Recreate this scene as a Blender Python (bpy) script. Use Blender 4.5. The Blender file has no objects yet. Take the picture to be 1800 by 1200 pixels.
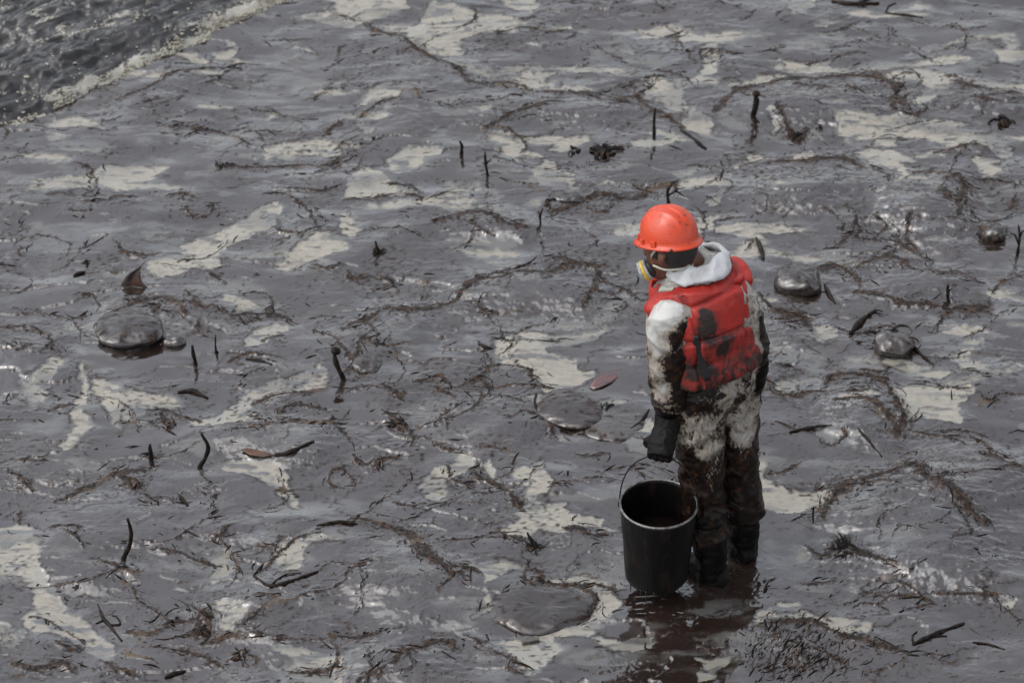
import bpy, bmesh, math, random
import numpy as np
from mathutils import Vector, Matrix
from mathutils.bvhtree import BVHTree
random.seed(7)
RNG = np.random.default_rng(11)
SC = bpy.context.scene
COL = SC.collection

# ------------------------------------------------------------------ camera
FPX = 5759.0                      # focal length in photo pixels (1800 wide)
PITCH = math.radians(36.2)        # depression of the optical axis
DIST = 13.0
CD = np.array([0, math.cos(PITCH), -math.sin(PITCH)])
CU = np.array([0, math.sin(PITCH), math.cos(PITCH)])
CR = np.array([1.0, 0, 0])
def ray(px, py):
    d = CD + (px-900.0)/FPX*CR - (py-600.0)/FPX*CU
    return d/np.linalg.norm(d)
CAM = -ray(1278, 985)*DIST        # the worker's feet stand at the origin
def G(px, py, z=0.0):             # photo pixel -> point on the horizontal plane z
    d = ray(px, py); t = (z-CAM[2])/d[2]
    return CAM + d*t
def onY(px, py, Y):               # photo pixel -> point on the vertical plane y = Y
    d = ray(px, py); t = (Y-CAM[1])/d[1]
    return CAM + d*t
cam_d = bpy.data.cameras.new('camera'); cam = bpy.data.objects.new('camera', cam_d); COL.objects.link(cam)
cam.location = CAM; cam.rotation_euler = (math.pi/2-PITCH, 0, 0)
cam_d.sensor_width = 36.0; cam_d.lens = FPX/1800*36.0
cam_d.clip_start = 0.1; cam_d.clip_end = 3000
cam_d.dof.use_dof = True; cam_d.dof.focus_distance = 12.6; cam_d.dof.aperture_fstop = 3.2
SC.camera = cam

# ------------------------------------------------------------------ sky, sun, exposure
SUN_EL, SUN_AZ = math.radians(57), math.radians(-98)      # azimuth from +Y towards +X
w = bpy.data.worlds.new('World'); SC.world = w; w.use_nodes = True
nt = w.node_tree; nt.nodes.clear()
sky = nt.nodes.new('ShaderNodeTexSky'); sky.sky_type = 'NISHITA'; sky.sun_disc = False
sky.sun_elevation = SUN_EL; sky.sun_rotation = SUN_AZ
sky.air_density = 1.0; sky.dust_density = 3.0; sky.ozone_density = 1.0
hs = nt.nodes.new('ShaderNodeHueSaturation'); hs.inputs['Saturation'].default_value = 0.29
hs.inputs['Value'].default_value = 1.0
bg = nt.nodes.new('ShaderNodeBackground'); bg.inputs['Strength'].default_value = 0.15
wo = nt.nodes.new('ShaderNodeOutputWorld')
nt.links.new(sky.outputs[0], hs.inputs['Color']); nt.links.new(hs.outputs[0], bg.inputs[0]); nt.links.new(bg.outputs[0], wo.inputs[0])
sd = bpy.data.lights.new('sun', 'SUN'); sd.energy = 0.5; sd.angle = math.radians(80); sd.color = (1.0, 0.97, 0.93)
so = bpy.data.objects.new('sun', sd); COL.objects.link(so); so.location = (0, 0, 20)
sv = Vector((math.sin(SUN_AZ)*math.cos(SUN_EL), math.cos(SUN_AZ)*math.cos(SUN_EL), math.sin(SUN_EL)))
so.rotation_euler = sv.to_track_quat('Z', 'Y').to_euler()
SC.view_settings.view_transform = 'Standard'; SC.view_settings.look = 'None'
SC.view_settings.exposure = 0.97; SC.view_settings.gamma = 1.0; SC.view_settings.use_curve_mapping = False

# ------------------------------------------------------------------ noise
_perm = np.random.default_rng(5).permutation(256); _perm = np.concatenate([_perm]*3).astype(np.int32)
_g2 = np.array([[math.cos(a), math.sin(a)] for a in np.linspace(0, 2*math.pi, 256, endpoint=False)], dtype=np.float32)
_g2 = _g2[np.random.default_rng(6).permutation(256)]
_g3 = np.random.default_rng(8).normal(size=(256, 3)); _g3 = (_g3/np.linalg.norm(_g3, axis=1)[:, None]).astype(np.float32)
def pn2(x, y, seed=0):
    x = np.asarray(x, np.float32)+seed*17.31; y = np.asarray(y, np.float32)+seed*9.77
    xi = np.floor(x).astype(np.int32); yi = np.floor(y).astype(np.int32)
    xf = x-xi; yf = y-yi; u = xf*xf*xf*(xf*(xf*6-15)+10); v = yf*yf*yf*(yf*(yf*6-15)+10)
    xi &= 255; yi &= 255
    def gr(ix, iy, fx, fy):
        g = _g2[_perm[_perm[ix & 255]+(iy & 255)]]
        return g[..., 0]*fx+g[..., 1]*fy
    a = gr(xi, yi, xf, yf); b = gr(xi+1, yi, xf-1, yf); c = gr(xi, yi+1, xf, yf-1); d = gr(xi+1, yi+1, xf-1, yf-1)
    return ((a+(b-a)*u)+((c+(d-c)*u)-(a+(b-a)*u))*v)*1.5
def pn3(p, s=1.0, seed=0):
    q = np.asarray(p, np.float32)*s+seed*13.7
    i = np.floor(q).astype(np.int32); f = q-i; w_ = f*f*f*(f*(f*6-15)+10); i &= 255
    def gr(dx, dy, dz):
        g = _g3[_perm[_perm[_perm[(i[:, 0]+dx) & 255]+((i[:, 1]+dy) & 255)]+((i[:, 2]+dz) & 255)]]
        return g[:, 0]*(f[:, 0]-dx)+g[:, 1]*(f[:, 1]-dy)+g[:, 2]*(f[:, 2]-dz)
    def L(a, b, t): return a+(b-a)*t
    x0 = L(L(gr(0, 0, 0), gr(1, 0, 0), w_[:, 0]), L(gr(0, 1, 0), gr(1, 1, 0), w_[:, 0]), w_[:, 1])
    x1 = L(L(gr(0, 0, 1), gr(1, 0, 1), w_[:, 0]), L(gr(0, 1, 1), gr(1, 1, 1), w_[:, 0]), w_[:, 1])
    return L(x0, x1, w_[:, 2])*1.6
def fbm2(x, y, o=3, seed=0):
    r = 0; a = 1; s = 0
    for k in range(o): r = r+a*pn2(x*2**k, y*2**k, seed+k); s += a; a *= .5
    return r/s
def sst(a, b, x):
    t = np.clip((x-a)/(b-a), 0, 1); return t*t*(3-2*t)

# ------------------------------------------------------------------ mesh helpers
def tag(o, label, cat, group=None):
    o['label'] = label; o['category'] = cat
    if group: o['group'] = group
    return o
def mk(name, V, Fc, mat=None, parent=None, origin=None, smooth=True, attrs=None):
    V = np.asarray(V, dtype=np.float64)
    if origin is not None: V = V-np.asarray(origin)
    me = bpy.data.meshes.new(name)
    if isinstance(Fc, np.ndarray) and Fc.ndim == 2:
        n, k = Fc.shape
        me.vertices.add(len(V)); me.vertices.foreach_set('co', V.astype(np.float32).ravel())
        me.loops.add(n*k); me.loops.foreach_set('vertex_index', Fc.astype(np.int32).ravel())
        me.polygons.add(n); me.polygons.foreach_set('loop_start', np.arange(0, n*k, k, dtype=np.int32))
        me.update(calc_edges=True)
    else:
        me.from_pydata([tuple(v) for v in V], [], [tuple(int(i) for i in f) for f in Fc]); me.update()
    if smooth: me.polygons.foreach_set('use_smooth', np.ones(len(me.polygons), dtype=bool))
    if attrs:
        for k, a in attrs.items():
            at = me.attributes.new(k, 'FLOAT', 'POINT'); at.data.foreach_set('value', np.asarray(a, np.float32).ravel())
    o = bpy.data.objects.new(name, me); COL.objects.link(o)
    if mat: me.materials.append(mat)
    if parent: o.parent = parent
    elif origin is not None: o.location = origin
    return o
def setattr_pts(o, name, a):
    me = o.data; at = me.attributes.get(name) or me.attributes.new(name, 'FLOAT', 'POINT')
    at.data.foreach_set('value', np.asarray(a, np.float32).ravel())
def coords(o):
    n = len(o.data.vertices); a = np.empty(n*3, np.float32); o.data.vertices.foreach_get('co', a); return a.reshape(n, 3).astype(np.float64)
def set_coords(o, V):
    o.data.vertices.foreach_set('co', np.asarray(V, np.float32).ravel()); o.data.update()
def normals(o):
    n = len(o.data.vertices); a = np.empty(n*3, np.float32); o.data.vertices.foreach_get('normal', a); return a.reshape(n, 3).astype(np.float64)
def catmull(P, m):
    P = np.asarray(P, float); n = len(P)
    if n == 2: return np.array([P[0]+(P[1]-P[0])*t for t in np.linspace(0, 1, m)])
    Q = np.vstack([2*P[0]-P[1], P, 2*P[-1]-P[-2]]); out = []
    for t in np.linspace(0, n-1-1e-9, m):
        i = int(t); f = t-i; a, b, c, d = Q[i], Q[i+1], Q[i+2], Q[i+3]
        out.append(.5*((2*b)+(-a+c)*f+(2*a-5*b+4*c-d)*f*f+(-a+3*b-3*c+d)*f**3))
    return np.array(out)
class MB:
    def __init__(s): s.V = []; s.F = []
    def loft(s, C, A, RA, RB, n=20, m=None, power=2.0, cap=True):
        """tube through centres C; A = hint for the first radius axis; RA/RB radii"""
        C = np.asarray(C, float); k = len(C)
        RA = np.broadcast_to(np.asarray(RA, float), (k,)); RB = np.broadcast_to(np.asarray(RB, float), (k,))
        A = np.asarray(A, float)
        if A.ndim == 1: A = np.broadcast_to(A, (k, 3))
        if m:
            D = catmull(np.hstack([C, RA[:, None], RB[:, None], A]), m); C = D[:, :3]; RA = np.maximum(D[:, 3], 1e-4); RB = np.maximum(D[:, 4], 1e-4); A = D[:, 5:8]; k = m
        T = np.gradient(C, axis=0); T /= np.linalg.norm(T, axis=1)[:, None]+1e-12
        base = len(s.V); th = np.linspace(0, 2*math.pi, n, endpoint=False)
        ct, st = np.cos(th), np.sin(th)
        ct = np.sign(ct)*np.abs(ct)**(2/power); st = np.sign(st)*np.abs(st)**(2/power)
        for i in range(k):
            a = A[i]-T[i]*np.dot(A[i], T[i]); a /= np.linalg.norm(a)+1e-12; b = np.cross(T[i], a)
            for j in range(n): s.V.append(C[i]+a*RA[i]*ct[j]+b*RB[i]*st[j])
        for i in range(k-1):
            for j in range(n):
                j2 = (j+1) % n; s.F.append((base+i*n+j, base+i*n+j2, base+(i+1)*n+j2, base+(i+1)*n+j))
        if cap:
            for i, sg in ((0, -1), (k-1, 1)):
                s.V.append(C[i]); ci = len(s.V)-1
                for j in range(n):
                    j2 = (j+1) % n; p, q = base+i*n+j, base+i*n+j2
                    s.F.append((q, p, ci) if sg < 0 else (p, q, ci))
        return s
    def tube(s, P, R, n=8, m=None, up=(0.03, 0.05, 1.0)):
        P = np.asarray(P, float); t = P[-1]-P[0]; t = t/(np.linalg.norm(t)+1e-9)
        up = np.asarray(up, float)
        if abs(np.dot(t, up/np.linalg.norm(up))) > .8: up = np.array([1.0, .1, 0.05])
        return s.loft(P, up, R, R, n, m)
    def box(s, c, ax, ay, az, hx, hy, hz):
        c = np.asarray(c, float); b = len(s.V)
        for k in (-1, 1):
            for j in (-1, 1):
                for i in (-1, 1): s.V.append(c+np.asarray(ax)*hx*i+np.asarray(ay)*hy*j+np.asarray(az)*hz*k)
        for f in ((0, 2, 3, 1), (4, 5, 7, 6), (0, 1, 5, 4), (2, 6, 7, 3), (0, 4, 6, 2), (1, 3, 7, 5)): s.F.append(tuple(b+i for i in f))
        return s
    def ball(s, c, ax, ay, az, rx, ry, rz, nu=16, nv=10):
        c = np.asarray(c, float); ax, ay, az = map(lambda q: np.asarray(q, float), (ax, ay, az)); b = len(s.V)
        for i in range(1, nv):
            ph = math.pi*i/nv
            for j in range(nu):
                t = 2*math.pi*j/nu
                s.V.append(c+ax*rx*math.sin(ph)*math.cos(t)+ay*ry*math.sin(ph)*math.sin(t)+az*rz*math.cos(ph))
        s.V.append(c+az*rz); tp = len(s.V)-1; s.V.append(c-az*rz); bt = len(s.V)-1
        for j in range(nu):
            j2 = (j+1) % nu; s.F.append((tp, b+j, b+j2)); s.F.append((bt, b+(nv-2)*nu+j2, b+(nv-2)*nu+j))
            for i in range(nv-2): s.F.append((b+i*nu+j, b+(i+1)*nu+j, b+(i+1)*nu+j2, b+i*nu+j2))
        return s
    def build(s, name, mat, parent=None, origin=None, smooth=True): return mk(name, s.V, s.F, mat, parent, origin, smooth)
def remesh(o, vox, smooth_it=0, fac=.5):
    md = o.modifiers.new('r', 'REMESH'); md.mode = 'VOXEL'; md.voxel_size = vox; md.use_smooth_shade = True
    if smooth_it:
        ms = o.modifiers.new('s', 'SMOOTH'); ms.factor = fac; ms.iterations = smooth_it
    dg = bpy.context.evaluated_depsgraph_get(); me = bpy.data.meshes.new_from_object(o.evaluated_get(dg))
    o.modifiers.clear(); old = o.data; mats = list(old.materials); nm = old.name; o.data = me; bpy.data.meshes.remove(old); me.name = nm
    if not me.materials:
        for m_ in mats: me.materials.append(m_)
    me.polygons.foreach_set('use_smooth', np.ones(len(me.polygons), dtype=bool)); return o
def nrm(v): v = np.asarray(v, float); return v/np.linalg.norm(v)

# ------------------------------------------------------------------ materials
class NT:
    def __init__(s, name):
        s.m = bpy.data.materials.new(name); s.m.use_nodes = True; s.t = s.m.node_tree
        s.b = s.t.nodes['Principled BSDF']
    def n(s, typ, **kw):
        x = s.t.nodes.new(typ)
        for k, v in kw.items(): setattr(x, k, v)
        return x
    def val(s, sock, v):
        if hasattr(v, 'is_output') or isinstance(v, bpy.types.NodeSocket): s.t.links.new(v, sock)
        else: sock.default_value = v
    def pos(s): return s.n('ShaderNodeNewGeometry').outputs['Position']
    def obj(s): return s.n('ShaderNodeTexCoord').outputs['Object']
    def attr(s, nm): return s.n('ShaderNodeAttribute', attribute_name=nm).outputs['Fac']
    def scale(s, v, sc):
        x = s.n('ShaderNodeVectorMath', operation='MULTIPLY'); s.val(x.inputs[0], v); x.inputs[1].default_value = sc; return x.outputs[0]
    def noise(s, v, sc, det=3, rough=.55, dist=0.0):
        x = s.n('ShaderNodeTexNoise'); s.val(x.inputs['Vector'], v); x.inputs['Scale'].default_value = sc; x.inputs['Detail'].default_value = det
        x.inputs['Roughness'].default_value = rough; x.inputs['Distortion'].default_value = dist; return x.outputs['Fac']
    def math(s, op, a, b=0.0, c=None, clamp=False):
        x = s.n('ShaderNodeMath', operation=op, use_clamp=clamp); s.val(x.inputs[0], a); s.val(x.inputs[1], b)
        if c is not None: s.val(x.inputs[2], c)
        return x.outputs[0]
    def step(s, a, b, v):
        x = s.n('ShaderNodeMapRange', interpolation_type='SMOOTHSTEP'); s.val(x.inputs['Value'], v); s.val(x.inputs['From Min'], a); s.val(x.inputs['From Max'], b); return x.outputs[0]
    def mix(s, f, a, b):
        x = s.n('ShaderNodeMix', data_type='RGBA'); s.val(x.inputs[0], f); s.val(x.inputs[6], col(a)); s.val(x.inputs[7], col(b)); return x.outputs[2]
    def mixf(s, f, a, b):
        x = s.n('ShaderNodeMix', data_type='FLOAT'); s.val(x.inputs[0], f); s.val(x.inputs[2], a); s.val(x.inputs[3], b); return x.outputs[0]
    def bump(s, h, strength=.5, dist=.01, nin=None):
        x = s.n('ShaderNodeBump'); s.val(x.inputs['Height'], h); x.inputs['Strength'].default_value = strength; x.inputs['Distance'].default_value = dist
        if nin is not None: s.val(x.inputs['Normal'], nin)
        return x.outputs[0]
    def set(s, **kw):
        for k, v in kw.items(): s.val(s.b.inputs[k.replace('_', ' ')], col(v) if isinstance(v, tuple) else v)
        return s
def col(c):
    return tuple(c)+(1.0,) if isinstance(c, tuple) and len(c) == 3 else c

# oil that floods the beach: dark brown liquid, seen mostly through its sky reflection; film = pale emulsion plus painted sky-reflection streaks, sludge = matted weed plus painted shade lines
OIL_IOR = 2.15
def oil_material(name, rock=False):
    t = NT(name); BS = .35 if rock else .07; p = t.pos()
    film = t.attr('film'); sl = t.attr('sludge_shade')
    big = t.noise(p, 2.3, 3); fine = t.noise(t.scale(p, (1, 1.6, 1)), 26, 4, .6)
    hue = t.noise(p, 3.1, 2, .5, 1.5)
    oilc = t.mix(t.step(.35, .7, big), (.013, .0082, .0066), (.019, .0118, .0096))
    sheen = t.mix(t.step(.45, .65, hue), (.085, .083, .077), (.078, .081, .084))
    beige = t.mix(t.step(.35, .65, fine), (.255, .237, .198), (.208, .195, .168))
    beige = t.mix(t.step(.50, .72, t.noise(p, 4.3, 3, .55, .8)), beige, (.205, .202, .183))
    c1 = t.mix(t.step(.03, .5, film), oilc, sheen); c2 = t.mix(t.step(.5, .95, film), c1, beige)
    weed = t.mix(t.step(.45, .62, t.noise(p, 55, 3)), (.008, .0055, .0045), (.045, .026, .016))
    weed = t.mix(t.step(.60, .75, t.noise(p, 5.0, 2)), weed, (.085, .058, .036))
    c3 = t.mix(sl, c2, weed)
    micro = t.noise(t.scale(p, (1, 1.9, 1)), 42, 4, .62, .6)
    mm = t.step(.42, .66, t.noise(p, 3.7, 3))
    b1 = t.bump(t.math('MULTIPLY', micro, t.math('MULTIPLY_ADD', mm, .6, .08)), BS, .005)
    b2 = t.bump(t.noise(p, 130, 3, .6), .5, .004, b1)
    nmix = t.n('ShaderNodeMix', data_type='VECTOR'); t.val(nmix.inputs[0], sl); t.val(nmix.inputs[4], b1); t.val(nmix.inputs[5], b2)
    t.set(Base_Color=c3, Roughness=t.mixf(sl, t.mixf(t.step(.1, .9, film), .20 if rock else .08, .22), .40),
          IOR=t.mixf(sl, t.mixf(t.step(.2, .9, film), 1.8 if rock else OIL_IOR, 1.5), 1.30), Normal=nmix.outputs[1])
    return t.m
M = {}
M['oil'] = oil_material('oil_surface'); M['oilrock'] = oil_material('oil_on_rock', True)
def simple(name, c, rough=.5, ior=1.45, bscale=None, bstr=.3, c2=None, cs=20.0, lo=.4, hi=.65, bdist=.004):
    t = NT(name); p = t.obj(); cc = c
    if c2: cc = t.mix(t.step(lo, hi, t.noise(p, cs, 4, .6)), c, c2)
    t.set(Base_Color=cc, Roughness=rough, IOR=ior)
    if bscale: t.set(Normal=t.bump(t.noise(p, bscale, 4, .6), bstr, bdist))
    return t.m
M['stick'] = simple('oily_wood', (.004, .0035, .003), .45, 1.22, 60, .7, (.022, .014, .010), 40)
M['weed'] = simple('oily_weed', (.004, .0035, .003), .45, 1.22, None, 0, (.022, .013, .009), 9)
M['weed_brown'] = simple('brown_weed', (.055, .028, .017), .4, 1.45, 90, .5, (.018, .010, .008), 30)
# ================================================================== SETTING: the oil-flooded beach
# pale emulsion pools, traced as outlines lying on the ground plane: (strength, edge softness m, outline in photo pixels)
POOLS = [
(1,.006,[(530,28),(548,22),(575,20),(590,8),(570,0),(585,-15),(700,-12),(712,15),(690,28),(655,38),(620,50),(590,46),(560,40)]),
(.9,.006,[(302,95),(330,88),(350,95),(363,107),(345,110),(325,100)]),
(.9,.006,[(375,92),(400,85),(420,80),(412,95),(395,105),(378,102)]),
(.8,.006,[(385,72),(405,70),(417,80),(400,82)]),
(.85,.006,[(503,84),(520,78),(548,84),(550,91),(525,88)]),
(.42,.05,[(440,135),(520,110),(570,140),(600,165),(560,195),(490,190),(430,175)]),
(.45,.06,[(300,215),(420,190),(540,190),(640,205),(600,235),(500,245),(400,260),(310,255)]),
(.95,.008,[(455,262),(480,250),(515,245),(560,240),(600,262),(585,275),(540,270),(500,280),(460,278)]),
(1,.006,[(150,305),(180,295),(240,288),(300,290),(295,300),(250,320),(225,335),(200,340),(185,325),(160,318)]),
(.8,.006,[(80,243),(100,240),(130,243),(110,251),(90,250)]),
(.45,.05,[(90,275),(180,270),(300,275),(330,300),(290,330),(210,345),(120,330)]),
(1,.006,[(405,395),(430,375),(455,360),(490,362),(502,375),(480,400),(455,410),(430,420),(400,428),(385,455),(395,470),(370,480),(340,475),(300,485),(270,490),(252,465),(275,450),(310,445),(330,425),(360,410)]),
(.4,.05,[(20,400),(90,380),(180,370),(330,390),(360,410),(300,430),(200,420),(120,440),(60,450)]),
(1,.006,[(485,450),(520,435),(545,415),(580,410),(610,430),(615,445),(580,455),(560,460),(530,465),(510,477),(485,470)]),
(.95,.006,[(375,535),(395,520),(420,525),(440,530),(455,540),(430,548),(400,550)]),
(.5,.03,[(330,500),(400,490),(470,510),(500,540),(430,560),(370,545)]),
(1,.005,[(430,612),(432,600),(455,580),(480,570),(512,565),(505,580),(490,590),(470,605),(445,612)]),
(1,.005,[(575,650),(560,645),(530,655),(480,670),(450,680),(425,700),(410,715),(385,728),(360,740),(330,748),(375,752),(410,745),(440,745),(460,730),(445,718),(460,705),(500,695),(540,690),(575,680),(580,660)]),
(1,.005,[(135,640),(160,660),(155,690),(150,720),(163,740),(160,755),(140,775),(130,790),(110,795),(105,785),(120,765),(130,745),(128,715),(133,690),(140,670)]),
(1,.005,[(160,665),(190,665),(215,680),(250,690),(300,700),(325,715),(300,725),(270,722),(245,735),(230,745),(215,740),(212,755),(205,765),(200,752),(195,735),(185,720),(170,705),(160,690)]),
(.9,.006,[(30,672),(60,655),(85,635),(110,625),(112,640),(95,660),(85,690),(65,715),(50,720),(40,712),(45,695),(40,680)]),
(.62,.03,[(110,560),(150,545),(200,545),(165,575),(165,600),(180,625),(200,650),(150,650),(125,625),(115,590)]),
(.45,.03,[(140,520),(160,512),(190,515),(205,530),(180,540),(150,537)]),
(.5,.04,[(-10,430),(40,425),(60,445),(50,475),(-10,480)]),
(1,.005,[(385,815),(400,810),(440,812),(495,815),(510,830),(512,860),(518,885),(525,893),(505,888),(495,870),(470,850),(450,840),(430,835),(400,830)]),
(.95,.008,[(-20,930),(40,915),(65,920),(62,945),(75,975),(80,1010),(100,1050),(110,1070),(150,1090),(180,1120),(210,1150),(195,1165),(150,1140),(120,1115),(90,1110),(60,1115),(40,1085),(55,1060),(50,1030),(20,1015),(-20,1020)]),
(.75,.02,[(-20,1085),(20,1085),(50,1110),(20,1135),(-20,1125)]),
(.75,.02,[(375,965),(400,955),(420,975),(410,1010),(400,1030),(375,1035),(355,1050),(343,1075),(340,1050),(355,1015)]),
(.9,.012,[(375,1060),(400,1055),(430,1070),(450,1075),(435,1100),(410,1115),(385,1105),(378,1080)]),
(.9,.006,[(475,985),(485,955),(510,945),(540,950),(560,940),(600,933),(600,948),(580,952),(550,955),(535,970),(530,1000),(500,1005),(480,995)]),
(.9,.010,[(480,1140),(500,1128),(560,1138),(600,1140),(640,1125),(665,1115),(650,1135),(610,1155),(605,1215),(500,1215),(480,1180),(500,1165),(500,1150)]),
(.6,.02,[(120,812),(150,805),(185,815),(180,828),(140,828)]),
(1,.006,[(710,57),(733,40),(757,7),(807,13),(833,23),(877,27),(933,43),(893,50),(847,63),(813,73),(817,93),(807,100),(780,103),(757,97),(730,87),(710,67)]),
(.9,.006,[(860,-10),(953,-10),(953,13),(933,27),(900,17)]),
(1,.006,[(900,140),(920,127),(950,123),(973,127),(967,137),(967,147),(947,153),(937,163),(920,153),(903,150)]),
(.72,.012,[(775,105),(830,110),(870,120),(910,115),(970,118),(1000,115),(960,125),(900,138),(860,138),(830,132),(790,120)]),
(1,.006,[(1120,140),(1147,133),(1200,140),(1205,207),(1180,197),(1163,180),(1140,173),(1120,160)]),
(.82,.010,[(960,118),(1000,112),(1080,118),(1120,130),(1120,142),(1090,135),(1060,130),(1010,128)]),
(.9,.006,[(1083,78),(1110,72),(1115,85),(1110,95),(1090,90)]),
(.5,.04,[(980,70),(1090,60),(1180,70),(1230,100),(1140,120),(1040,110)]),
(.9,.006,[(625,190),(650,165),(665,152),(690,165),(707,170),(700,177),(670,178),(640,190)]),
(.9,.006,[(620,215),(640,208),(645,220),(660,226),(655,240),(640,235)]),
(.95,.006,[(677,283),(700,267),(717,260),(780,263),(773,273),(743,277),(747,290),(727,300),(697,307),(683,297)]),
(1,.006,[(602,350),(613,307),(643,293),(667,303),(693,323),(717,337),(740,347),(710,343),(683,350),(633,350)]),
(1,.006,[(594,375),(610,368),(620,400),(635,408),(615,420),(598,415)]),
(.95,.006,[(853,233),(883,240),(910,240),(933,243),(910,250),(920,257),(960,273),(920,277),(910,283),(890,277),(873,267),(857,250)]),
(1,.006,[(937,297),(953,280),(967,280),(990,297),(1013,302),(1007,313),(1010,333),(967,337),(933,330),(937,313)]),
(1,.006,[(972,340),(1000,338),(1015,345),(1003,355),(995,365),(985,360),(980,350)]),
(.62,.015,[(880,310),(910,300),(930,312),(925,330),(895,333),(878,325)]),
(.9,.006,[(960,262),(985,245),(1010,238),(1035,238),(1035,248),(1000,258),(980,265)]),
(.7,.012,[(918,352),(945,342),(960,352),(950,368),(925,368)]),
(.45,.05,[(740,330),(860,320),(900,350),(850,375),(760,370)]),
(.9,.008,[(1373,-10),(1450,-10),(1427,20),(1400,30),(1387,20)]),
(.9,.006,[(1433,45),(1445,33),(1467,38),(1455,47)]),
(1,.006,[(1190,150),(1220,133),(1230,117),(1233,100),(1240,83),(1260,77),(1267,97),(1263,130),(1235,133),(1260,137),(1267,150),(1233,153),(1200,157)]),
(.9,.006,[(1267,145),(1310,138),(1345,130),(1395,127),(1370,140),(1330,147),(1290,152)]),
(.95,.008,[(1550,110),(1600,107),(1650,100),(1683,97),(1707,103),(1700,110),(1650,117),(1583,120),(1533,127),(1483,127),(1433,120),(1387,117),(1367,103),(1407,110),(1460,113),(1500,120)]),
(.8,.012,[(1600,90),(1667,73),(1733,60),(1787,57),(1793,80),(1773,90),(1760,67),(1720,77),(1667,80),(1633,100)]),
(.6,.02,[(1380,60),(1440,75),(1480,95),(1540,100),(1500,112),(1430,105),(1380,90)]),
(1,.006,[(1547,133),(1593,123),(1633,127),(1683,133),(1720,140),(1767,147),(1815,150),(1815,162),(1747,160),(1700,147),(1667,143),(1660,160),(1673,167),(1647,173),(1633,183),(1607,193),(1600,187),(1620,170),(1627,157),(1613,147),(1573,150)]),
(.95,.008,[(1467,207),(1500,197),(1550,203),(1600,210),(1643,213),(1683,220),(1727,233),(1763,247),(1773,260),(1747,267),(1720,257),(1693,253),(1667,263),(1633,247),(1583,240),(1573,253),(1533,253),(1537,240),(1493,250),(1473,237)]),
(1,.006,[(1500,267),(1527,257),(1573,260),(1600,270),(1610,283),(1580,283),(1590,300),(1607,307),(1567,337),(1547,353),(1533,380),(1527,400),(1520,397),(1537,367),(1543,347),(1567,327),(1580,310),(1550,290),(1527,290),(1520,297),(1507,280)]),
(.85,.006,[(1607,263),(1650,263),(1645,273),(1615,275)]),
(.95,.006,[(1707,283),(1727,273),(1747,277),(1747,293),(1763,300),(1747,307),(1727,317),(1723,300)]),
(.85,.006,[(1745,262),(1775,258),(1778,268),(1760,277),(1745,272)]),
(.95,.005,[(1383,277),(1407,267),(1433,260),(1440,273),(1413,280),(1387,278),(1347,280),(1317,290),(1297,293),(1283,313),(1273,333),(1270,353),(1257,363),(1243,357),(1263,333),(1270,310),(1287,293),(1317,283),(1313,270),(1340,270),(1347,277)]),
(.95,.005,[(1350,197),(1363,197),(1363,213),(1370,220),(1357,237),(1353,217)]),
(.9,.006,[(1200,183),(1220,193),(1250,213),(1253,240),(1297,247),(1287,260),(1273,250),(1243,240),(1213,230),(1200,227)]),
(1,.006,[(1223,375),(1260,372),(1263,383),(1247,400),(1225,402)]),
(.9,.006,[(1255,400),(1290,393),(1340,395),(1400,400),(1430,408),(1380,412),(1330,413),(1345,425),(1340,435),(1325,425),(1290,412),(1262,410)]),
(.85,.008,[(1413,547),(1433,557),(1460,570),(1480,587),(1490,590),(1467,600),(1447,603),(1437,597),(1433,573),(1423,557)]),
(.62,.03,[(1340,593),(1380,600),(1433,607),(1500,617),(1533,630),(1560,633),(1600,630),(1633,640),(1667,650),(1700,657),(1673,663),(1617,660),(1567,660),(1533,667),(1493,653),(1447,660),(1400,647),(1360,627),(1340,613)]),
(.9,.008,[(1540,636),(1590,632),(1640,645),(1680,655),(1650,662),(1580,655)]),
(.95,.006,[(1363,677),(1383,667),(1433,663),(1447,673),(1447,687),(1413,697),(1380,693)]),
(1,.005,[(1567,683),(1600,683),(1633,680),(1700,677),(1713,690),(1683,710),(1687,733),(1693,747),(1660,740),(1627,737),(1593,743),(1583,727),(1577,703)]),
(.9,.006,[(1470,703),(1490,697),(1533,697),(1537,703),(1500,710),(1477,712)]),
(1,.005,[(873,593),(900,583),(933,580),(967,587),(990,583),(1033,580),(1063,573),(1077,577),(1050,597),(1017,607),(993,613),(960,620),(970,627),(1013,637),(1007,647),(1020,653),(1047,650),(1043,663),(1030,673),(1010,683),(983,683),(960,690),(947,687),(947,670),(933,653),(910,647),(880,640),(873,613)]),
(.9,.005,[(917,700),(933,693),(947,693),(940,713),(923,707)]),
(.85,.008,[(1055,705),(1085,698),(1097,703),(1065,717)]),
(.9,.006,[(1092,778),(1120,770),(1150,765),(1150,800),(1110,795)]),
(.85,.006,[(977,762),(1000,763),(1020,753),(1033,747),(1037,760),(1007,770),(980,773)]),
(.9,.005,[(1115,760),(1135,735),(1150,735),(1150,765)]),
(1,.004,[(737,850),(763,823),(787,817),(803,800),(823,788),(827,803),(827,820),(807,827),(793,843),(783,860),(783,877),(767,887),(750,870),(740,862)]),
(.95,.004,[(840,817),(863,810),(877,830),(883,853),(873,853),(860,837)]),
(1,.004,[(900,823),(933,823),(953,810),(960,830),(970,853),(967,863),(947,867),(937,873),(953,887),(987,887),(997,903),(1033,907),(1053,913),(1063,923),(1090,927),(1073,933),(1050,927),(1013,923),(993,937),(967,933),(947,923),(927,937),(900,943),(883,937),(860,933),(900,917),(913,900),(913,877),(923,850),(900,837)]),
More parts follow.
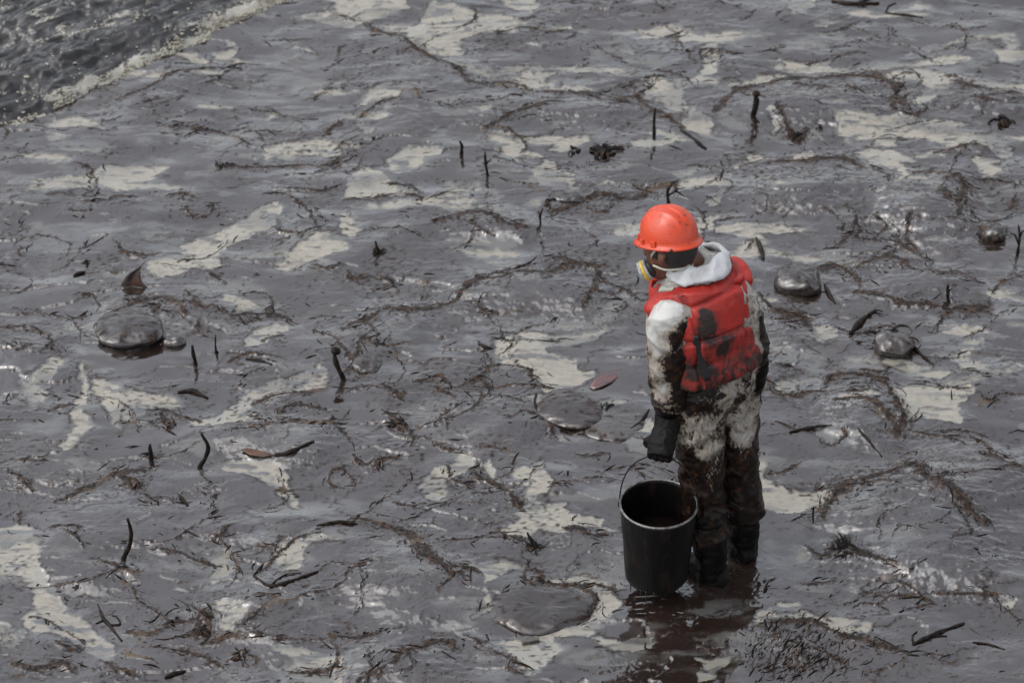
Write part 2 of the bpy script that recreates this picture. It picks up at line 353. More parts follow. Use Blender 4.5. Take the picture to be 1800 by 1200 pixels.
(.95,.005,[(793,993),(847,993),(883,983),(920,990),(930,993),(893,997),(880,1007),(867,1017),(857,1027),(860,1040),(870,1050),(863,1067),(843,1083),(830,1090),(850,1063),(847,1053),(853,1030),(840,1013),(833,1000)]),
(1,.004,[(963,1013),(993,1020),(1030,1008),(1067,1017),(1067,1027),(1087,1050),(1090,1063),(1077,1070),(1083,1097),(1067,1097),(1060,1107),(1050,1110),(1050,1120),(1093,1130),(1127,1123),(1140,1123),(1137,1140),(1117,1143),(1093,1150),(1067,1143),(1050,1130),(1027,1120),(993,1117),(970,1117),(983,1140),(980,1150),(953,1163),(947,1183),(933,1187),(920,1167),(893,1147),(867,1130),(847,1117),(883,1123),(917,1127),(933,1120),(953,1110),(993,1103),(1030,1093),(1043,1067),(1050,1043),(1040,1027),(1013,1020),(983,1027)]),
(.75,.012,[(600,1137),(650,1123),(667,1107),(700,1103),(733,1107),(773,1103),(800,1097),(817,1100),(787,1110),(740,1110),(673,1113),(667,1127),(643,1140),(620,1153),(613,1183),(600,1190)]),
(.65,.01,[(833,1150),(850,1140),(875,1150),(870,1160),(838,1160)]),
(.9,.006,[(1017,1195),(1030,1185),(1035,1215),(1015,1215)]),
(1,.004,[(1322,817),(1343,808),(1350,820),(1347,840),(1360,853),(1387,863),(1413,865),(1440,860),(1480,852),(1460,873),(1447,890),(1433,893),(1413,893),(1393,900),(1360,897),(1333,887),(1325,877)]),
(.75,.012,[(1390,963),(1407,960),(1420,980),(1413,990),(1393,980)]),
(.62,.03,[(1337,927),(1357,943),(1367,973),(1387,990),(1380,1000),(1360,993),(1347,967)]),
(.95,.005,[(1323,1100),(1330,1080),(1353,1067),(1377,1067),(1400,1057),(1410,1073),(1440,1083),(1467,1080),(1500,1090),(1533,1093),(1527,1103),(1507,1107),(1490,1117),(1467,1107),(1460,1097),(1433,1090),(1387,1093),(1353,1090),(1333,1100)]),
(.9,.004,[(1750,1063),(1767,1057),(1790,1055),(1790,1063),(1767,1068)]),
(.75,.006,[(1233,1160),(1277,1153),(1290,1153),(1267,1173),(1260,1190),(1227,1197),(1230,1173)]),
(.85,.006,[(1398,1148),(1412,1147),(1410,1156),(1400,1158)]),
(.4,.06,[(640,560),(760,560),(860,590),(840,610),(740,600),(650,590)]),
(.35,.06,[(380,1010),(440,990),(450,1040),(420,1060)]),
(.42,.06,[(1300,430),(1360,440),(1360,520),(1330,560),(1310,500)]),
]
# weed and sludge ridges: (half width in photo px, line in photo pixels)
RIDGES = [
(6,[(643,43),(667,57),(707,70),(727,87),(750,97),(780,115),(807,127),(820,143),(833,150),(900,147),(933,160)]),
(4,[(873,63),(890,57),(927,53),(967,60),(1000,53),(1013,60),(997,70)]),
(7,[(953,163),(983,163),(1033,167),(1060,175),(1093,180),(1105,170),(1125,172),(1150,195),(1175,205),(1200,225)]),
(7,[(967,370),(1000,363),(1027,350),(1067,340),(1117,347),(1140,327),(1177,320),(1183,330)]),
(7,[(753,397),(800,383),(833,377),(860,387),(890,400),(930,405)]),
(4,[(600,353),(633,350),(677,347),(703,343),(733,350),(747,360)]),
(5,[(380,285),(393,295),(427,293),(467,290),(533,287),(567,290),(600,277)]),
(4,[(143,360),(187,357),(200,350),(243,347)]),
(6,[(600,583),(627,570),(657,560),(687,543),(717,547),(760,540),(793,533),(817,513),(853,497),(883,497),(910,483),(953,487),(973,480),(1010,467),(1033,470),(1047,480)]),
(6,[(1047,480),(1047,500),(1037,523),(1023,547)]),
(5,[(1050,490),(1073,500),(1100,513),(1123,527)]),
(3,[(810,510),(857,487),(900,477),(963,460)]),
(4,[(833,647),(867,643),(900,643),(927,648),(940,663),(947,677)]),
(4,[(727,673),(760,667),(773,660),(797,677),(840,683)]),
(6,[(767,680),(793,697)]),
(7,[(673,720),(693,737),(713,753),(727,767),(723,783)]),
(6,[(667,677),(687,683),(700,697),(707,707)]),
(3,[(767,753),(780,727),(807,710),(827,707)]),
(2,[(787,760),(787,740),(800,727)]),
(3,[(880,733),(900,737),(920,727),(943,733),(967,753),(980,770)]),
(4,[(767,780),(787,787),(810,790)]),
(6,[(187,557),(217,547),(240,537),(267,530),(283,527),(300,537),(333,540),(360,550),(377,547),(407,560),(433,553),(483,553),(507,560)]),
(6,[(280,533),(268,560)]),(6,[(310,543),(323,563)]),(5,[(345,567),(350,590)]),(4,[(200,557),(203,568)]),
(5,[(0,573),(33,572),(67,577),(80,590),(90,607),(97,618)]),
(4,[(200,423),(217,443),(253,450),(287,443)]),(6,[(367,480),(393,497)]),(5,[(323,513),(353,537)]),
(5,[(547,467),(573,477),(600,470)]),(8,[(610,480),(615,490),(640,490)]),(6,[(660,485),(670,490),(690,502)]),
(5,[(260,720),(290,723),(317,733),(353,745)]),(8,[(285,730),(297,757)]),
(4,[(447,710),(483,693),(533,690),(573,683)]),(5,[(400,765),(460,755),(540,745),(600,740)]),
(8,[(100,877),(133,863),(173,847),(213,830),(260,830),(275,822)]),(10,[(213,837),(247,860)]),(7,[(20,827),(50,860)]),(6,[(30,893),(30,917)]),
(5,[(83,930),(110,927),(137,933),(137,950)]),(5,[(113,937),(133,953),(147,970)]),(6,[(160,987),(193,997),(227,1007),(247,1007)]),
(6,[(217,1107),(267,1113),(307,1093),(333,1093),(363,1080),(370,1100),(353,1117)]),(5,[(350,1130),(400,1120),(433,1123)]),
(5,[(397,1163),(427,1143),(443,1163)]),(4,[(217,1147),(240,1153),(267,1160)]),(6,[(187,1167),(213,1177),(247,1190)]),
(10,[(20,1165),(70,1175),(110,1165),(125,1180)]),(7,[(100,1125),(120,1135),(140,1142)]),
(3,[(453,1013),(470,990),(483,977),(520,950),(567,937)]),(3,[(473,1067),(520,1057),(540,1047),(570,1043),(600,1030)]),
(3,[(430,1107),(453,1090),(470,1067)]),
(7,[(623,908),(660,917),(710,933),(723,950),(743,967),(767,987),(787,1000),(817,1003),(837,1013)]),
(4,[(723,963),(750,983),(787,1010),(820,1020)]),
(8,[(927,997),(947,997),(953,1010),(947,1020),(983,1027),(1017,1027),(1040,1037),(1047,1053),(1037,1077),(1017,1093)]),
(4,[(857,937),(877,933),(900,943),(927,950),(940,957)]),
(6,[(633,1197),(667,1183),(693,1167),(720,1143),(760,1127),(787,1127),(807,1137)]),
(3,[(813,1113),(840,1123),(867,1143),(893,1157),(930,1170)]),(6,[(897,1173),(920,1180)]),
(6,[(993,927),(1020,927),(1033,940),(1050,943),(1067,937)]),
(6,[(827,823),(840,837),(867,847),(893,867),(907,883),(920,893)]),
(3,[(600,1030),(615,1005),(653,993)]),
(9,[(1253,200),(1293,160),(1333,147),(1387,140),(1433,137),(1493,133),(1540,137),(1567,153),(1577,167),(1587,193)]),
(8,[(1487,160),(1527,173)]),(7,[(1400,150),(1450,158)]),
(7,[(1667,143),(1717,157),(1750,167),(1800,173)]),(6,[(1707,180),(1750,187)]),
(7,[(1350,287),(1387,280),(1433,280),(1483,283),(1513,297)]),(5,[(1530,297),(1550,307),(1563,317),(1557,327)]),
(8,[(1603,307),(1640,303),(1677,310),(1693,330),(1690,360),(1683,393)]),(10,[(1650,340),(1673,367)]),
(6,[(1700,313),(1767,320),(1790,330)]),(4,[(1653,267),(1680,263),(1710,257),(1747,263)]),
(7,[(1367,190),(1373,207),(1387,233),(1403,247),(1413,230)]),(5,[(1473,403),(1507,417),(1547,427)]),
(7,[(1400,473),(1440,473),(1473,467),(1500,480),(1510,503)]),
(7,[(1510,467),(1533,457),(1563,452),(1587,460),(1600,477),(1627,483),(1667,490),(1693,487),(1720,503)]),
(6,[(1507,517),(1550,523),(1587,537),(1633,540),(1667,547),(1700,550),(1720,547),(1747,555)]),
(3,[(1747,520),(1767,497),(1800,483)]),
(7,[(1333,513),(1350,533),(1380,547),(1413,557),(1430,583)]),
(5,[(1333,633),(1360,640),(1387,647),(1407,653)]),(5,[(1320,660),(1360,677)]),(6,[(1360,690),(1387,700),(1433,690),(1453,693)]),
(8,[(1447,677),(1473,660),(1517,663),(1550,673),(1567,693),(1577,713),(1583,740),(1577,773)]),
(8,[(1467,713),(1517,713),(1547,733),(1570,747)]),
(10,[(1440,910),(1460,877),(1490,850),(1533,837),(1593,823),(1617,830),(1633,853),(1660,867),(1683,887),(1707,913),(1733,933)]),
(8,[(1720,800),(1767,820),(1800,833)]),(7,[(1417,960),(1450,977),(1483,950),(1500,970),(1533,987),(1567,1000)]),
(5,[(1540,1063),(1567,1050),(1617,1053),(1633,1060),(1583,1077)]),
(6,[(1333,1100),(1387,1097),(1433,1093),(1473,1113),(1533,1130),(1600,1153)]),
(4,[(1573,1027),(1600,1037),(1620,1050)]),(4,[(1633,1045),(1700,1047),(1760,1050)]),
(5,[(370,140),(393,127),(420,117)]),(3,[(207,177),(267,157),(300,133),(350,123),(393,117)]),
(7,[(567,240),(587,223),(600,217)]),(5,[(627,207),(667,187),(707,177)]),(5,[(733,163),(740,183)]),(3,[(767,187),(800,200)]),
(6,[(850,233),(890,207),(933,193),(960,190)]),(3,[(873,280),(900,287),(937,297)]),
(4,[(1327,90),(1357,90),(1380,83)]),(4,[(1733,73),(1760,83)]),(6,[(1170,65),(1190,72),(1200,85)]),
(6,[(1720,405),(1745,410),(1770,400)]),(4,[(1600,390),(1590,420),(1610,440)]),(3,[(1540,420),(1600,440),(1640,470)]),
(4,[(1690,760),(1730,790),(1780,810)]),(4,[(1600,760),(1660,770),(1700,790)]),(4,[(1720,690),(1740,705),(1760,700)]),
(4,[(500,330),(560,335),(600,325)]),(4,[(290,345),(320,340),(350,350)]),(5,[(320,370),(345,382)]),(4,[(60,610),(30,620),(5,600)]),
(5,[(1360,745),(1400,760),(1440,750)]),(4,[(640,600),(680,610),(720,600)]),(4,[(620,800),(640,815),(700,800)]),(5,[(1010,795),(1040,800),(1075,795)]),
(4,[(400,640),(440,625),(500,635)]),(4,[(690,880),(720,890),(750,885)]),(4,[(550,580),(590,600),(620,640),(650,660)]),
]
# humps where the flood covers boulders: (px, py, half width px, half height px, height m)
MOUNDS = [(230,575,75,45,.03),(1590,925,170,95,.062),(1640,375,100,75,.07),(1420,335,140,50,.05),(1430,190,150,55,.05),(720,1015,120,85,.03),
 (860,740,120,50,.03),(1520,725,80,60,.045),(1620,505,120,45,.05),(920,520,140,48,.04),(500,775,105,45,.035),(770,195,120,45,.03),(1740,180,90,30,.04),
 (480,1080,120,60,.03),(1050,200,110,35,.03),(690,1175,110,60,.03),(350,560,120,40,.02),(1660,1000,140,60,.03),(1690,260,70,25,.02),(1480,280,70,25,.02),
 (120,980,100,60,.02),(270,920,180,60,.02),(900,400,130,30,.03),(50,620,80,60,.03),(1390,590,70,40,.02),(650,420,120,50,.02),(1700,840,120,60,.05)]

def grow(a, b, step, out, k=1.25):          # fine steps inside [a,b], growing steps to +-out
    mid = np.arange(a, b+1e-6, step); L = [a]; s = step
    while L[-1] > -out: s *= k; L.append(L[-1]-s)
    R = [mid[-1]]; s = step
    while R[-1] < out: s *= k; R.append(R[-1]+s)
    return np.concatenate([L[:0:-1], mid, R[1:]])
GX0, GX1, GY0, GY1 = -3.75, 1.62, -.85, 4.60
DX, DY = .0051, .0064
gx = grow(GX0, GX1, DX, 700); gy = grow(GY0, GY1, DY, 900)
ix0 = int(np.argmin(np.abs(gx-GX0))); iy0 = int(np.argmin(np.abs(gy-GY0)))
X, Y = np.meshgrid(gx, gy); X = X.astype(np.float32); Y = Y.astype(np.float32)
inner = (sst(GX0-3, GX0-.1, X)*(1-sst(GX1+.1, GX1+3, X))*sst(GY0-3, GY0-.1, Y)*(1-sst(GY1+.1, GY1+3, Y))).astype(np.float32)
# ragged edges: points are looked up after a noise warp
wx = .030*fbm2(X*5, Y*6, 2, 1)+.010*pn2(X*26, Y*34, 4)+.004*pn2(X*75, Y*95, 5)
wx = wx+.012*pn2(X*4, Y*18, 10)+.005*pn2(X*11, Y*50, 11)
wy = .022*fbm2(X*5, Y*6, 2, 7)+.008*pn2(X*26, Y*34, 8)+.004*pn2(X*75, Y*95, 9)
WX, WY = X+wx, Y+wy
def win(x0, x1, y0, y1):
    i0, i1 = np.searchsorted(gx, [x0, x1]); j0, j1 = np.searchsorted(gy, [y0, y1]); return slice(j0, j1+1), slice(i0, i1+1)
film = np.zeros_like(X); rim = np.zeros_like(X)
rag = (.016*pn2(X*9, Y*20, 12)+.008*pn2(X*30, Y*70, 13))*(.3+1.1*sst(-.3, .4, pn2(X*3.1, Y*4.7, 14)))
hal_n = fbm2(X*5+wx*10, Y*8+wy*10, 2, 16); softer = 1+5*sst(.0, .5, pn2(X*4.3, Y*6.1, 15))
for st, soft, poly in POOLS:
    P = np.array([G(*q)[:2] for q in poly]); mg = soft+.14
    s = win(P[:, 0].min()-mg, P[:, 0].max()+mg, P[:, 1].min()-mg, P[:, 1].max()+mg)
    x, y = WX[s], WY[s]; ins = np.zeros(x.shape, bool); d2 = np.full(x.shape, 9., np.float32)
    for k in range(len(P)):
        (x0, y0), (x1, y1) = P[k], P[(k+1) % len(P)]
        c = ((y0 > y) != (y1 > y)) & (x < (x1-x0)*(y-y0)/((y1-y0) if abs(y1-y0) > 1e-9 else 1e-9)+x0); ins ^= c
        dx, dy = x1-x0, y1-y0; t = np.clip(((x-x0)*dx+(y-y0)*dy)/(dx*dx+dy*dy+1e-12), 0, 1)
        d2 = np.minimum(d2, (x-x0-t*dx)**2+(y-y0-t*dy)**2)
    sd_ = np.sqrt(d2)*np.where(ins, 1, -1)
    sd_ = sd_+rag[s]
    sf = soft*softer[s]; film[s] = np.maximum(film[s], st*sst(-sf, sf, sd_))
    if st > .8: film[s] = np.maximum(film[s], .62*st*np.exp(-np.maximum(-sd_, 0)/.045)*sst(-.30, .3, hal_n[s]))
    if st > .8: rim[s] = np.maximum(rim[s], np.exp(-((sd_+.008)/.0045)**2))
nA = fbm2(X*2.2, Y*3.4, 3, 21); nB = fbm2(X*9, Y*17, 3, 31)
strk = sst(-.25, .35, pn2(X*3.0+wx*12, Y*8+wy*14, 22)+.5*pn2(X*8+wx*10, Y*20+wy*10, 23))
film = np.where(film < .68, film*(.25+.9*strk), film)
film = np.maximum(film, .42*sst(-.1, .45, nA)*strk*inner)                    # pale streaks painted in for sky reflection varying over the swells
film *= 1-.75*sst(.22, .5, nB)*sst(.3, .8, film)*(1-sst(.93, .99, film))  # torn streaks inside weak pools
film *= 1-.35*sst(.42, .70, pn2(WX*9, WY*20, 33))                          # dark skins floating on the pools
# milky wisps, thick towards the far side
ws1 = fbm2(X*1.7+wx*6, Y*5.2+wy*6, 4, 24); ws2 = fbm2(X*3.6+wx*8, Y*10+wy*8, 3, 25)
upf = .38+.62*sst(.4, 2.2, Y+.35*X)
film = np.maximum(film, .95*sst(.17, .42, ws1+.25*ws2)*upf*inner); film = np.maximum(film, .55*sst(.12, .5, ws2+.3*ws1)*upf*inner)
film *= 1-.45*sst(.05, .45, fbm2(X*7+wx*10, Y*19, 3, 26))        # thin and thick places
film *= 1-.30*sst(.0, .40, fbm2(X*2.3+wx*5, Y*4.0+wy*5, 2, 27))
# far beyond the traced part the same mixture goes on
far = 1-inner
film = np.maximum(film, far*sst(.12, .35, fbm2(X*1.3, Y*2.1, 3, 41)))
H = .022*fbm2(X*1.1, Y*1.5, 2, 51)+.018*fbm2(X*2.6, Y*3.8, 2, 52)
for px, py, a, b, h in MOUNDS:
    c = G(px, py); rx = a/np.linalg.norm(c-CAM)/FPX*np.linalg.norm(c-CAM)**2; rx = a*np.linalg.norm(c-CAM)/FPX; ry = b*np.linalg.norm(c-CAM)/FPX/.62
    s = win(c[0]-rx*1.6, c[0]+rx*1.6, c[1]-ry*1.6, c[1]+ry*1.6)
    r = np.hypot((X[s]+wx[s]*2-c[0])/rx, (Y[s]+wy[s]*2-c[1])/ry); H[s] += .85*h*(1-sst(.1, 1.3, r))
sludge_shade = np.zeros_like(X); near = np.zeros_like(X); RW = []
TR = (3, 4, 6, 7, 8, 9, 10); rl = random.Random(3); LINES = [(wp, [G(*q)[:2] for q in ln], ln[0]) for wp, ln in RIDGES]
for k in range(330):                                   # many smaller skins and drift lines between the big ones
    c = np.array([rl.uniform(-3.7, 1.6), rl.uniform(-.85, 4.5)])
    if math.hypot(c[0], c[1]) < .3: continue
    a = rl.gauss(.1, .55)+.9*float(pn2(np.array([c[0]*1.2]), np.array([c[1]*1.5]), 133)[0]); cv = rl.gauss(0, .28); st_ = rl.uniform(.018, .06); P_ = [c]
    for i in range(rl.randint(3, 9)): P_.append(P_[-1]+st_*np.array([math.cos(a), math.sin(a)])); a += cv+rl.gauss(0, .22)
    LINES.append((rl.choice((1.4, 1.8, 2.2, 2.6, 3.4, 5)), P_, (k*7.3, k*3.1)))
for wpx, line, sdp in LINES:
    P = catmull(line, max(6, 4*len(line))); wd = wpx/(320.0 if isinstance(sdp, tuple) and wpx in TR else 430.0); RW.append((wd, P)); mg = wd*5+.05
    s = win(P[:, 0].min()-mg, P[:, 0].max()+mg, P[:, 1].min()-mg, P[:, 1].max()+mg)
    x, y = X[s]+wx[s]*.75, Y[s]+wy[s]*.75; d2 = np.full(x.shape, 9., np.float32); tt = np.zeros_like(x); acc = 0; sg = np.zeros_like(x)
    for k in range(len(P)-1):
        (x0, y0), (x1, y1) = P[k], P[k+1]; dx, dy = x1-x0, y1-y0; L = math.hypot(dx, dy)+1e-9
        t = np.clip(((x-x0)*dx+(y-y0)*dy)/(L*L), 0, 1); q = (x-x0-t*dx)**2+(y-y0-t*dy)**2; m = q < d2
        d2 = np.where(m, q, d2); tt = np.where(m, acc+t*L, tt); sg = np.where(m, np.sign((x-x0)*dy-(y-y0)*dx), sg); acc += L
    d = np.sqrt(d2); taper = sst(-.01, .05, tt)*sst(-.01, .05, acc-tt)*.6+.4
    wv = wd*(.75+.9*np.abs(pn2(tt*6+wpx*3.1, tt*0+sdp[0]*.37)))*taper
    body = np.exp(-(d/wv)**2)
    fib = pn2(tt*22, sg*d*150+sdp[1], 61)*.7+pn2(tt*60, sg*d*240, 62)*.5
    nn = np.exp(-(d/(wv*3.6))**2); near[s] = np.maximum(near[s], nn)
    gap = pn2(tt*9+sdp[0], tt*0+3.3, 63)*.55+pn2(X[s]*38, Y[s]*60, 64)*.5
    sludge_shade[s] = np.maximum(sludge_shade[s], sst(.36, .74, body*1.05+fib*.50+gap*.5))
    sludge_shade[s] = np.maximum(sludge_shade[s], .95*sst(.42, .62, nn*.75+fib*.75+gap*.25-.28))
    core = np.exp(-(d/(wv*.34))**2); sludge_shade[s] = np.maximum(sludge_shade[s], .97*sst(.30, .62, core*.9+gap*.75+.06))
    H[s] += body*(.002+.11*wd)*(.8+.3*fib)+nn*.0010*fib
# overlapping tongues of thick oil: each ends in a steep lip
for am, fx, fy, kk, sd0 in ((.0070, 1.15, 2.5, 2.6, 140), (.0030, 2.4, 5.0, 2.4, 150)):
    f = kk*fbm2(X*fx+wx*3, Y*fy+wy*3, 3, sd0)-Y*1.3+.25*X; sw = f-np.floor(f); prof = np.where(sw < .90, sw/.90, (1-sw)/.10)
    on = sst(-.25, .25, fbm2(X*1.9, Y*2.6, 2, sd0+5)); H += am*prof*on*(1-.7*sst(.5, .9, film))
    lip = np.exp(-((sw-.955)/.030)**2)*on*(.25+.75*inner); brk = pn2(X*13+wx*20, Y*19, sd0+7)*.8+pn2(X*50, Y*85, sd0+8)*.5
    sludge_shade = np.maximum(sludge_shade, .95*sst(.50, .85, lip*.9+brk*.75-.05)*lip*(1-.6*sst(.6, .9, film))); near = np.maximum(near, .55*lip)  # shade of each steep lip painted in as a broken dark line
# fine creases where the skin of the oil has been pushed about
ca = X*5.5+1.6*fbm2(X*2, Y*2, 2, 71)*1.5; cb = Y*21+3.2*fbm2(X*1.6, Y*2.4, 2, 73)
r1 = 1-np.abs(pn2(ca, cb, 75))*1.5; r2 = 1-np.abs(pn2(ca*2.3, cb*2.1, 77))*1.5; r3 = 1-np.abs(pn2(X*3.2+wx*14, Y*8+wy*14+2*nA, 78))*2.6
patch = sst(-.30, .25, fbm2(X*2.6, Y*4.2, 3, 79)+.35*near)
crease = (sst(.90, .99, r1)+.55*sst(.90, .99, r2)+.9*sst(.90, .98, r3))*patch*(1-.8*sst(.5, .9, film))
broken = sst(-.05, .25, pn2(X*16, Y*22, 81))
sludge_shade = np.maximum(sludge_shade, np.clip(crease*broken, 0, 1)*.95*inner)  # crease shade painted as dark colour, the relief itself is slight
sludge_shade = np.maximum(sludge_shade, .9*rim*sst(.0, .3, pn2(X*9, Y*12, 82)+.15)*inner)  # shaded edge of the thick oil painted as a dark outline round pools
H += crease*.0020+near*.0012*pn2(X*45, Y*80, 83)+patch*.0006*pn2(X*14, Y*22, 85)
# ripples around the worker's boots and the weed combed out in front of them
fe = G(1290, 1010); rr = np.hypot(X-fe[0]+wx*1.2, (Y-fe[1]+wy*1.2)*1.1)
H += .0015*np.sin(rr*330+11*pn2(X*9, Y*9, 91))*np.exp(-(rr/.20)**2)*(.4+.6*sst(-.2, .3, pn2(X*12, Y*14, 93)))
c2 = G(1400, 1150); q = np.exp(-(np.hypot(X-c2[0], (Y-c2[1])*1.1)/.22)**2)
H += q*.0015*pn2(X*60+wx*60, Y*26+wy*60, 95); sludge_shade = np.maximum(sludge_shade, .9*sst(.22, .5, q*(pn2(X*120+wx*90, Y*34+wy*90, 97)+.30+.4*pn2(X*8, Y*10, 98))))
H -= .0030*sst(.35, .95, film)
flat = np.exp(-(np.hypot(X, Y)/.3)**2); H *= 1-.7*flat
# the wave edge: ground drops under the sea
E0, E1 = G(0, 258), G(520, 0); eu = nrm((E1-E0)[:2]); ev = np.array([-eu[1], eu[0]])
vv = (X-E0[0])*ev[0]+(Y-E0[1])*ev[1]; H -= .10*sst(.08, .5, vv)
H *= .15+.85*inner; H = H.astype(np.float32)
ny, nx = X.shape; idx = np.arange(nx*ny).reshape(ny, nx)
F4 = np.stack([idx[:-1, :-1], idx[:-1, 1:], idx[1:, 1:], idx[1:, :-1]], -1).reshape(-1, 4)
ground = mk('oil_covered_beach', np.stack([X, Y, H], -1).reshape(-1, 3), F4, M['oil'], attrs={'film': film, 'sludge_shade': sludge_shade}); ground['kind'] = 'structure'
def hgt(x, y):
    i = np.clip(((np.asarray(x)-GX0)/DX).astype(int)+ix0, 0, nx-1); j = np.clip(((np.asarray(y)-GY0)/DY).astype(int)+iy0, 0, ny-1); return H[j, i]
def gz(px, py, dz=0.0):
    p = G(px, py); p = G(px, py, float(hgt(p[0], p[1]))); p[2] = float(hgt(p[0], p[1]))+dz; return p

# ------------------------------------------------------------------ the wave running in
t = NT('sea_water'); p = t.pos(); fo = t.attr('foam')
lace = t.noise(p, 48, 4, .65, 1.2)
fm = t.step(.46, .60, t.math('ADD', t.math('MULTIPLY', fo, .40), t.math('MULTIPLY_ADD', lace, .75, -.20)))
t.set(Base_Color=t.mix(fm, t.mix(t.step(.4, .6, t.noise(p, 9, 3)), (.010, .009, .0085), (.036, .035, .035)), t.mix(t.noise(p, 12, 2), (.24, .225, .18), (.32, .315, .29))),
      Roughness=t.mixf(fm, .10, .6), IOR=t.mixf(fm, 1.5, 1.35), Normal=t.bump(t.noise(t.scale(p, (1, 1.5, 1)), 15, 4, .55), .35, .008))
M['sea'] = t.m
gu = grow(-.9, 2.6, .008, 500); gv = np.concatenate([np.arange(-.16, 1.7, .008), 1.7+np.cumsum(.008*1.22**np.arange(1, 48))])
U, W = np.meshgrid(gu, gv); base = .035*fbm2(U*3.5, U*0, 3, 101)
D = W-base-.016*fbm2(U*14, W*14, 2, 103)
up = sst(-.02, .13, D)
ch = fbm2(U*4+.8*pn2(U*3, W*3, 105), W*8, 3, 107); ch2 = 1-np.abs(pn2(U*8+ch*2, W*17, 109))*2
Hs = -.035+up*(.075+.040*ch+.012*ch2*sst(0, .2, D)+.03*sst(.1, .35, D)*np.exp(-(np.maximum(D-.3, 0)/.5)**2))+.02*pn2(U*2, W*3, 110)*up
Hs = np.where(W > 3, -.01, Hs)
foam = np.exp(-((D-.050-.03*fbm2(U*4, W*0, 2, 112))/(.052+.03*fbm2(U*3, W*0+5, 2, 114)))**2)*(.85+1.3*fbm2(U*7, W*11, 3, 111))+.95*np.clip(1-np.abs(fbm2(U*3+ch, W*7, 3, 113))*3.2, 0, 1)*sst(-.45, .2, pn2(U*2.2, W*3, 115))+.1*sst(.1, .4, ch)
ny_, nx_ = U.shape; idx = np.arange(nx_*ny_).reshape(ny_, nx_)
F4 = np.stack([idx[:-1, :-1], idx[:-1, 1:], idx[1:, 1:], idx[1:, :-1]], -1).reshape(-1, 4)
V = np.stack([E0[0]+U*eu[0]+W*ev[0], E0[1]+U*eu[1]+W*ev[1], Hs], -1).reshape(-1, 3)
sea = mk('sea_wave', V, F4, M['sea'], attrs={'foam': foam}); sea['kind'] = 'structure'
# froth heaped up along the lip of the wave
M['foam'] = simple('dirty_foam', (.32, .305, .25), .6, 1.35, 160, .6, (.20, .18, .145), 30)
bmm = bmesh.new(); bmesh.ops.create_icosphere(bmm, subdivisions=1, radius=1); IV = np.array([v.co[:] for v in bmm.verts]); IF = np.array([[v.index for v in f.verts] for f in bmm.faces]); bmm.free()
FV, FF = [], []; cnt = 0
for k in range(6500):
    u = random.uniform(-.4, 2.3); dv = abs(random.gauss(0, .030))-.006 if random.random() < .88 else random.uniform(0, .5)
    i = int(np.argmin(np.abs(gu-u)));
    if fbm2(np.array([u*5.]), np.array([dv*16.]), 2, 121)[0] < .02+.12*(dv > .12): continue
    wv_ = base[0, i]+dv+.035; j = int(np.clip(np.searchsorted(gv, wv_), 0, len(gv)-1)); z = Hs[j, i]
    r = random.uniform(.0025, .006)*(1.5 if random.random() < .15 else 1)
    c = np.array([E0[0]+u*eu[0]+wv_*ev[0], E0[1]+u*eu[1]+wv_*ev[1], max(z, -.012)+r*.3])
    an = random.uniform(0, 6.3); sx = random.uniform(.8, 2.6); ca_, sa_ = math.cos(an), math.sin(an)
    q = IV*np.array([sx, 1, .75])*r*RNG.uniform(.75, 1.2, (len(IV), 1)); q = np.stack([q[:, 0]*ca_-q[:, 1]*sa_, q[:, 0]*sa_+q[:, 1]*ca_, q[:, 2]], -1)
    FV.append(q+c); FF.append(IF+cnt*len(IV)); cnt += 1
fo_ = mk('sea_foam', np.vstack(FV), np.vstack(FF), M['foam']); fo_['kind'] = 'stuff'; tag(fo_, 'cream froth heaped along the lip of the breaking oily wave', 'foam')

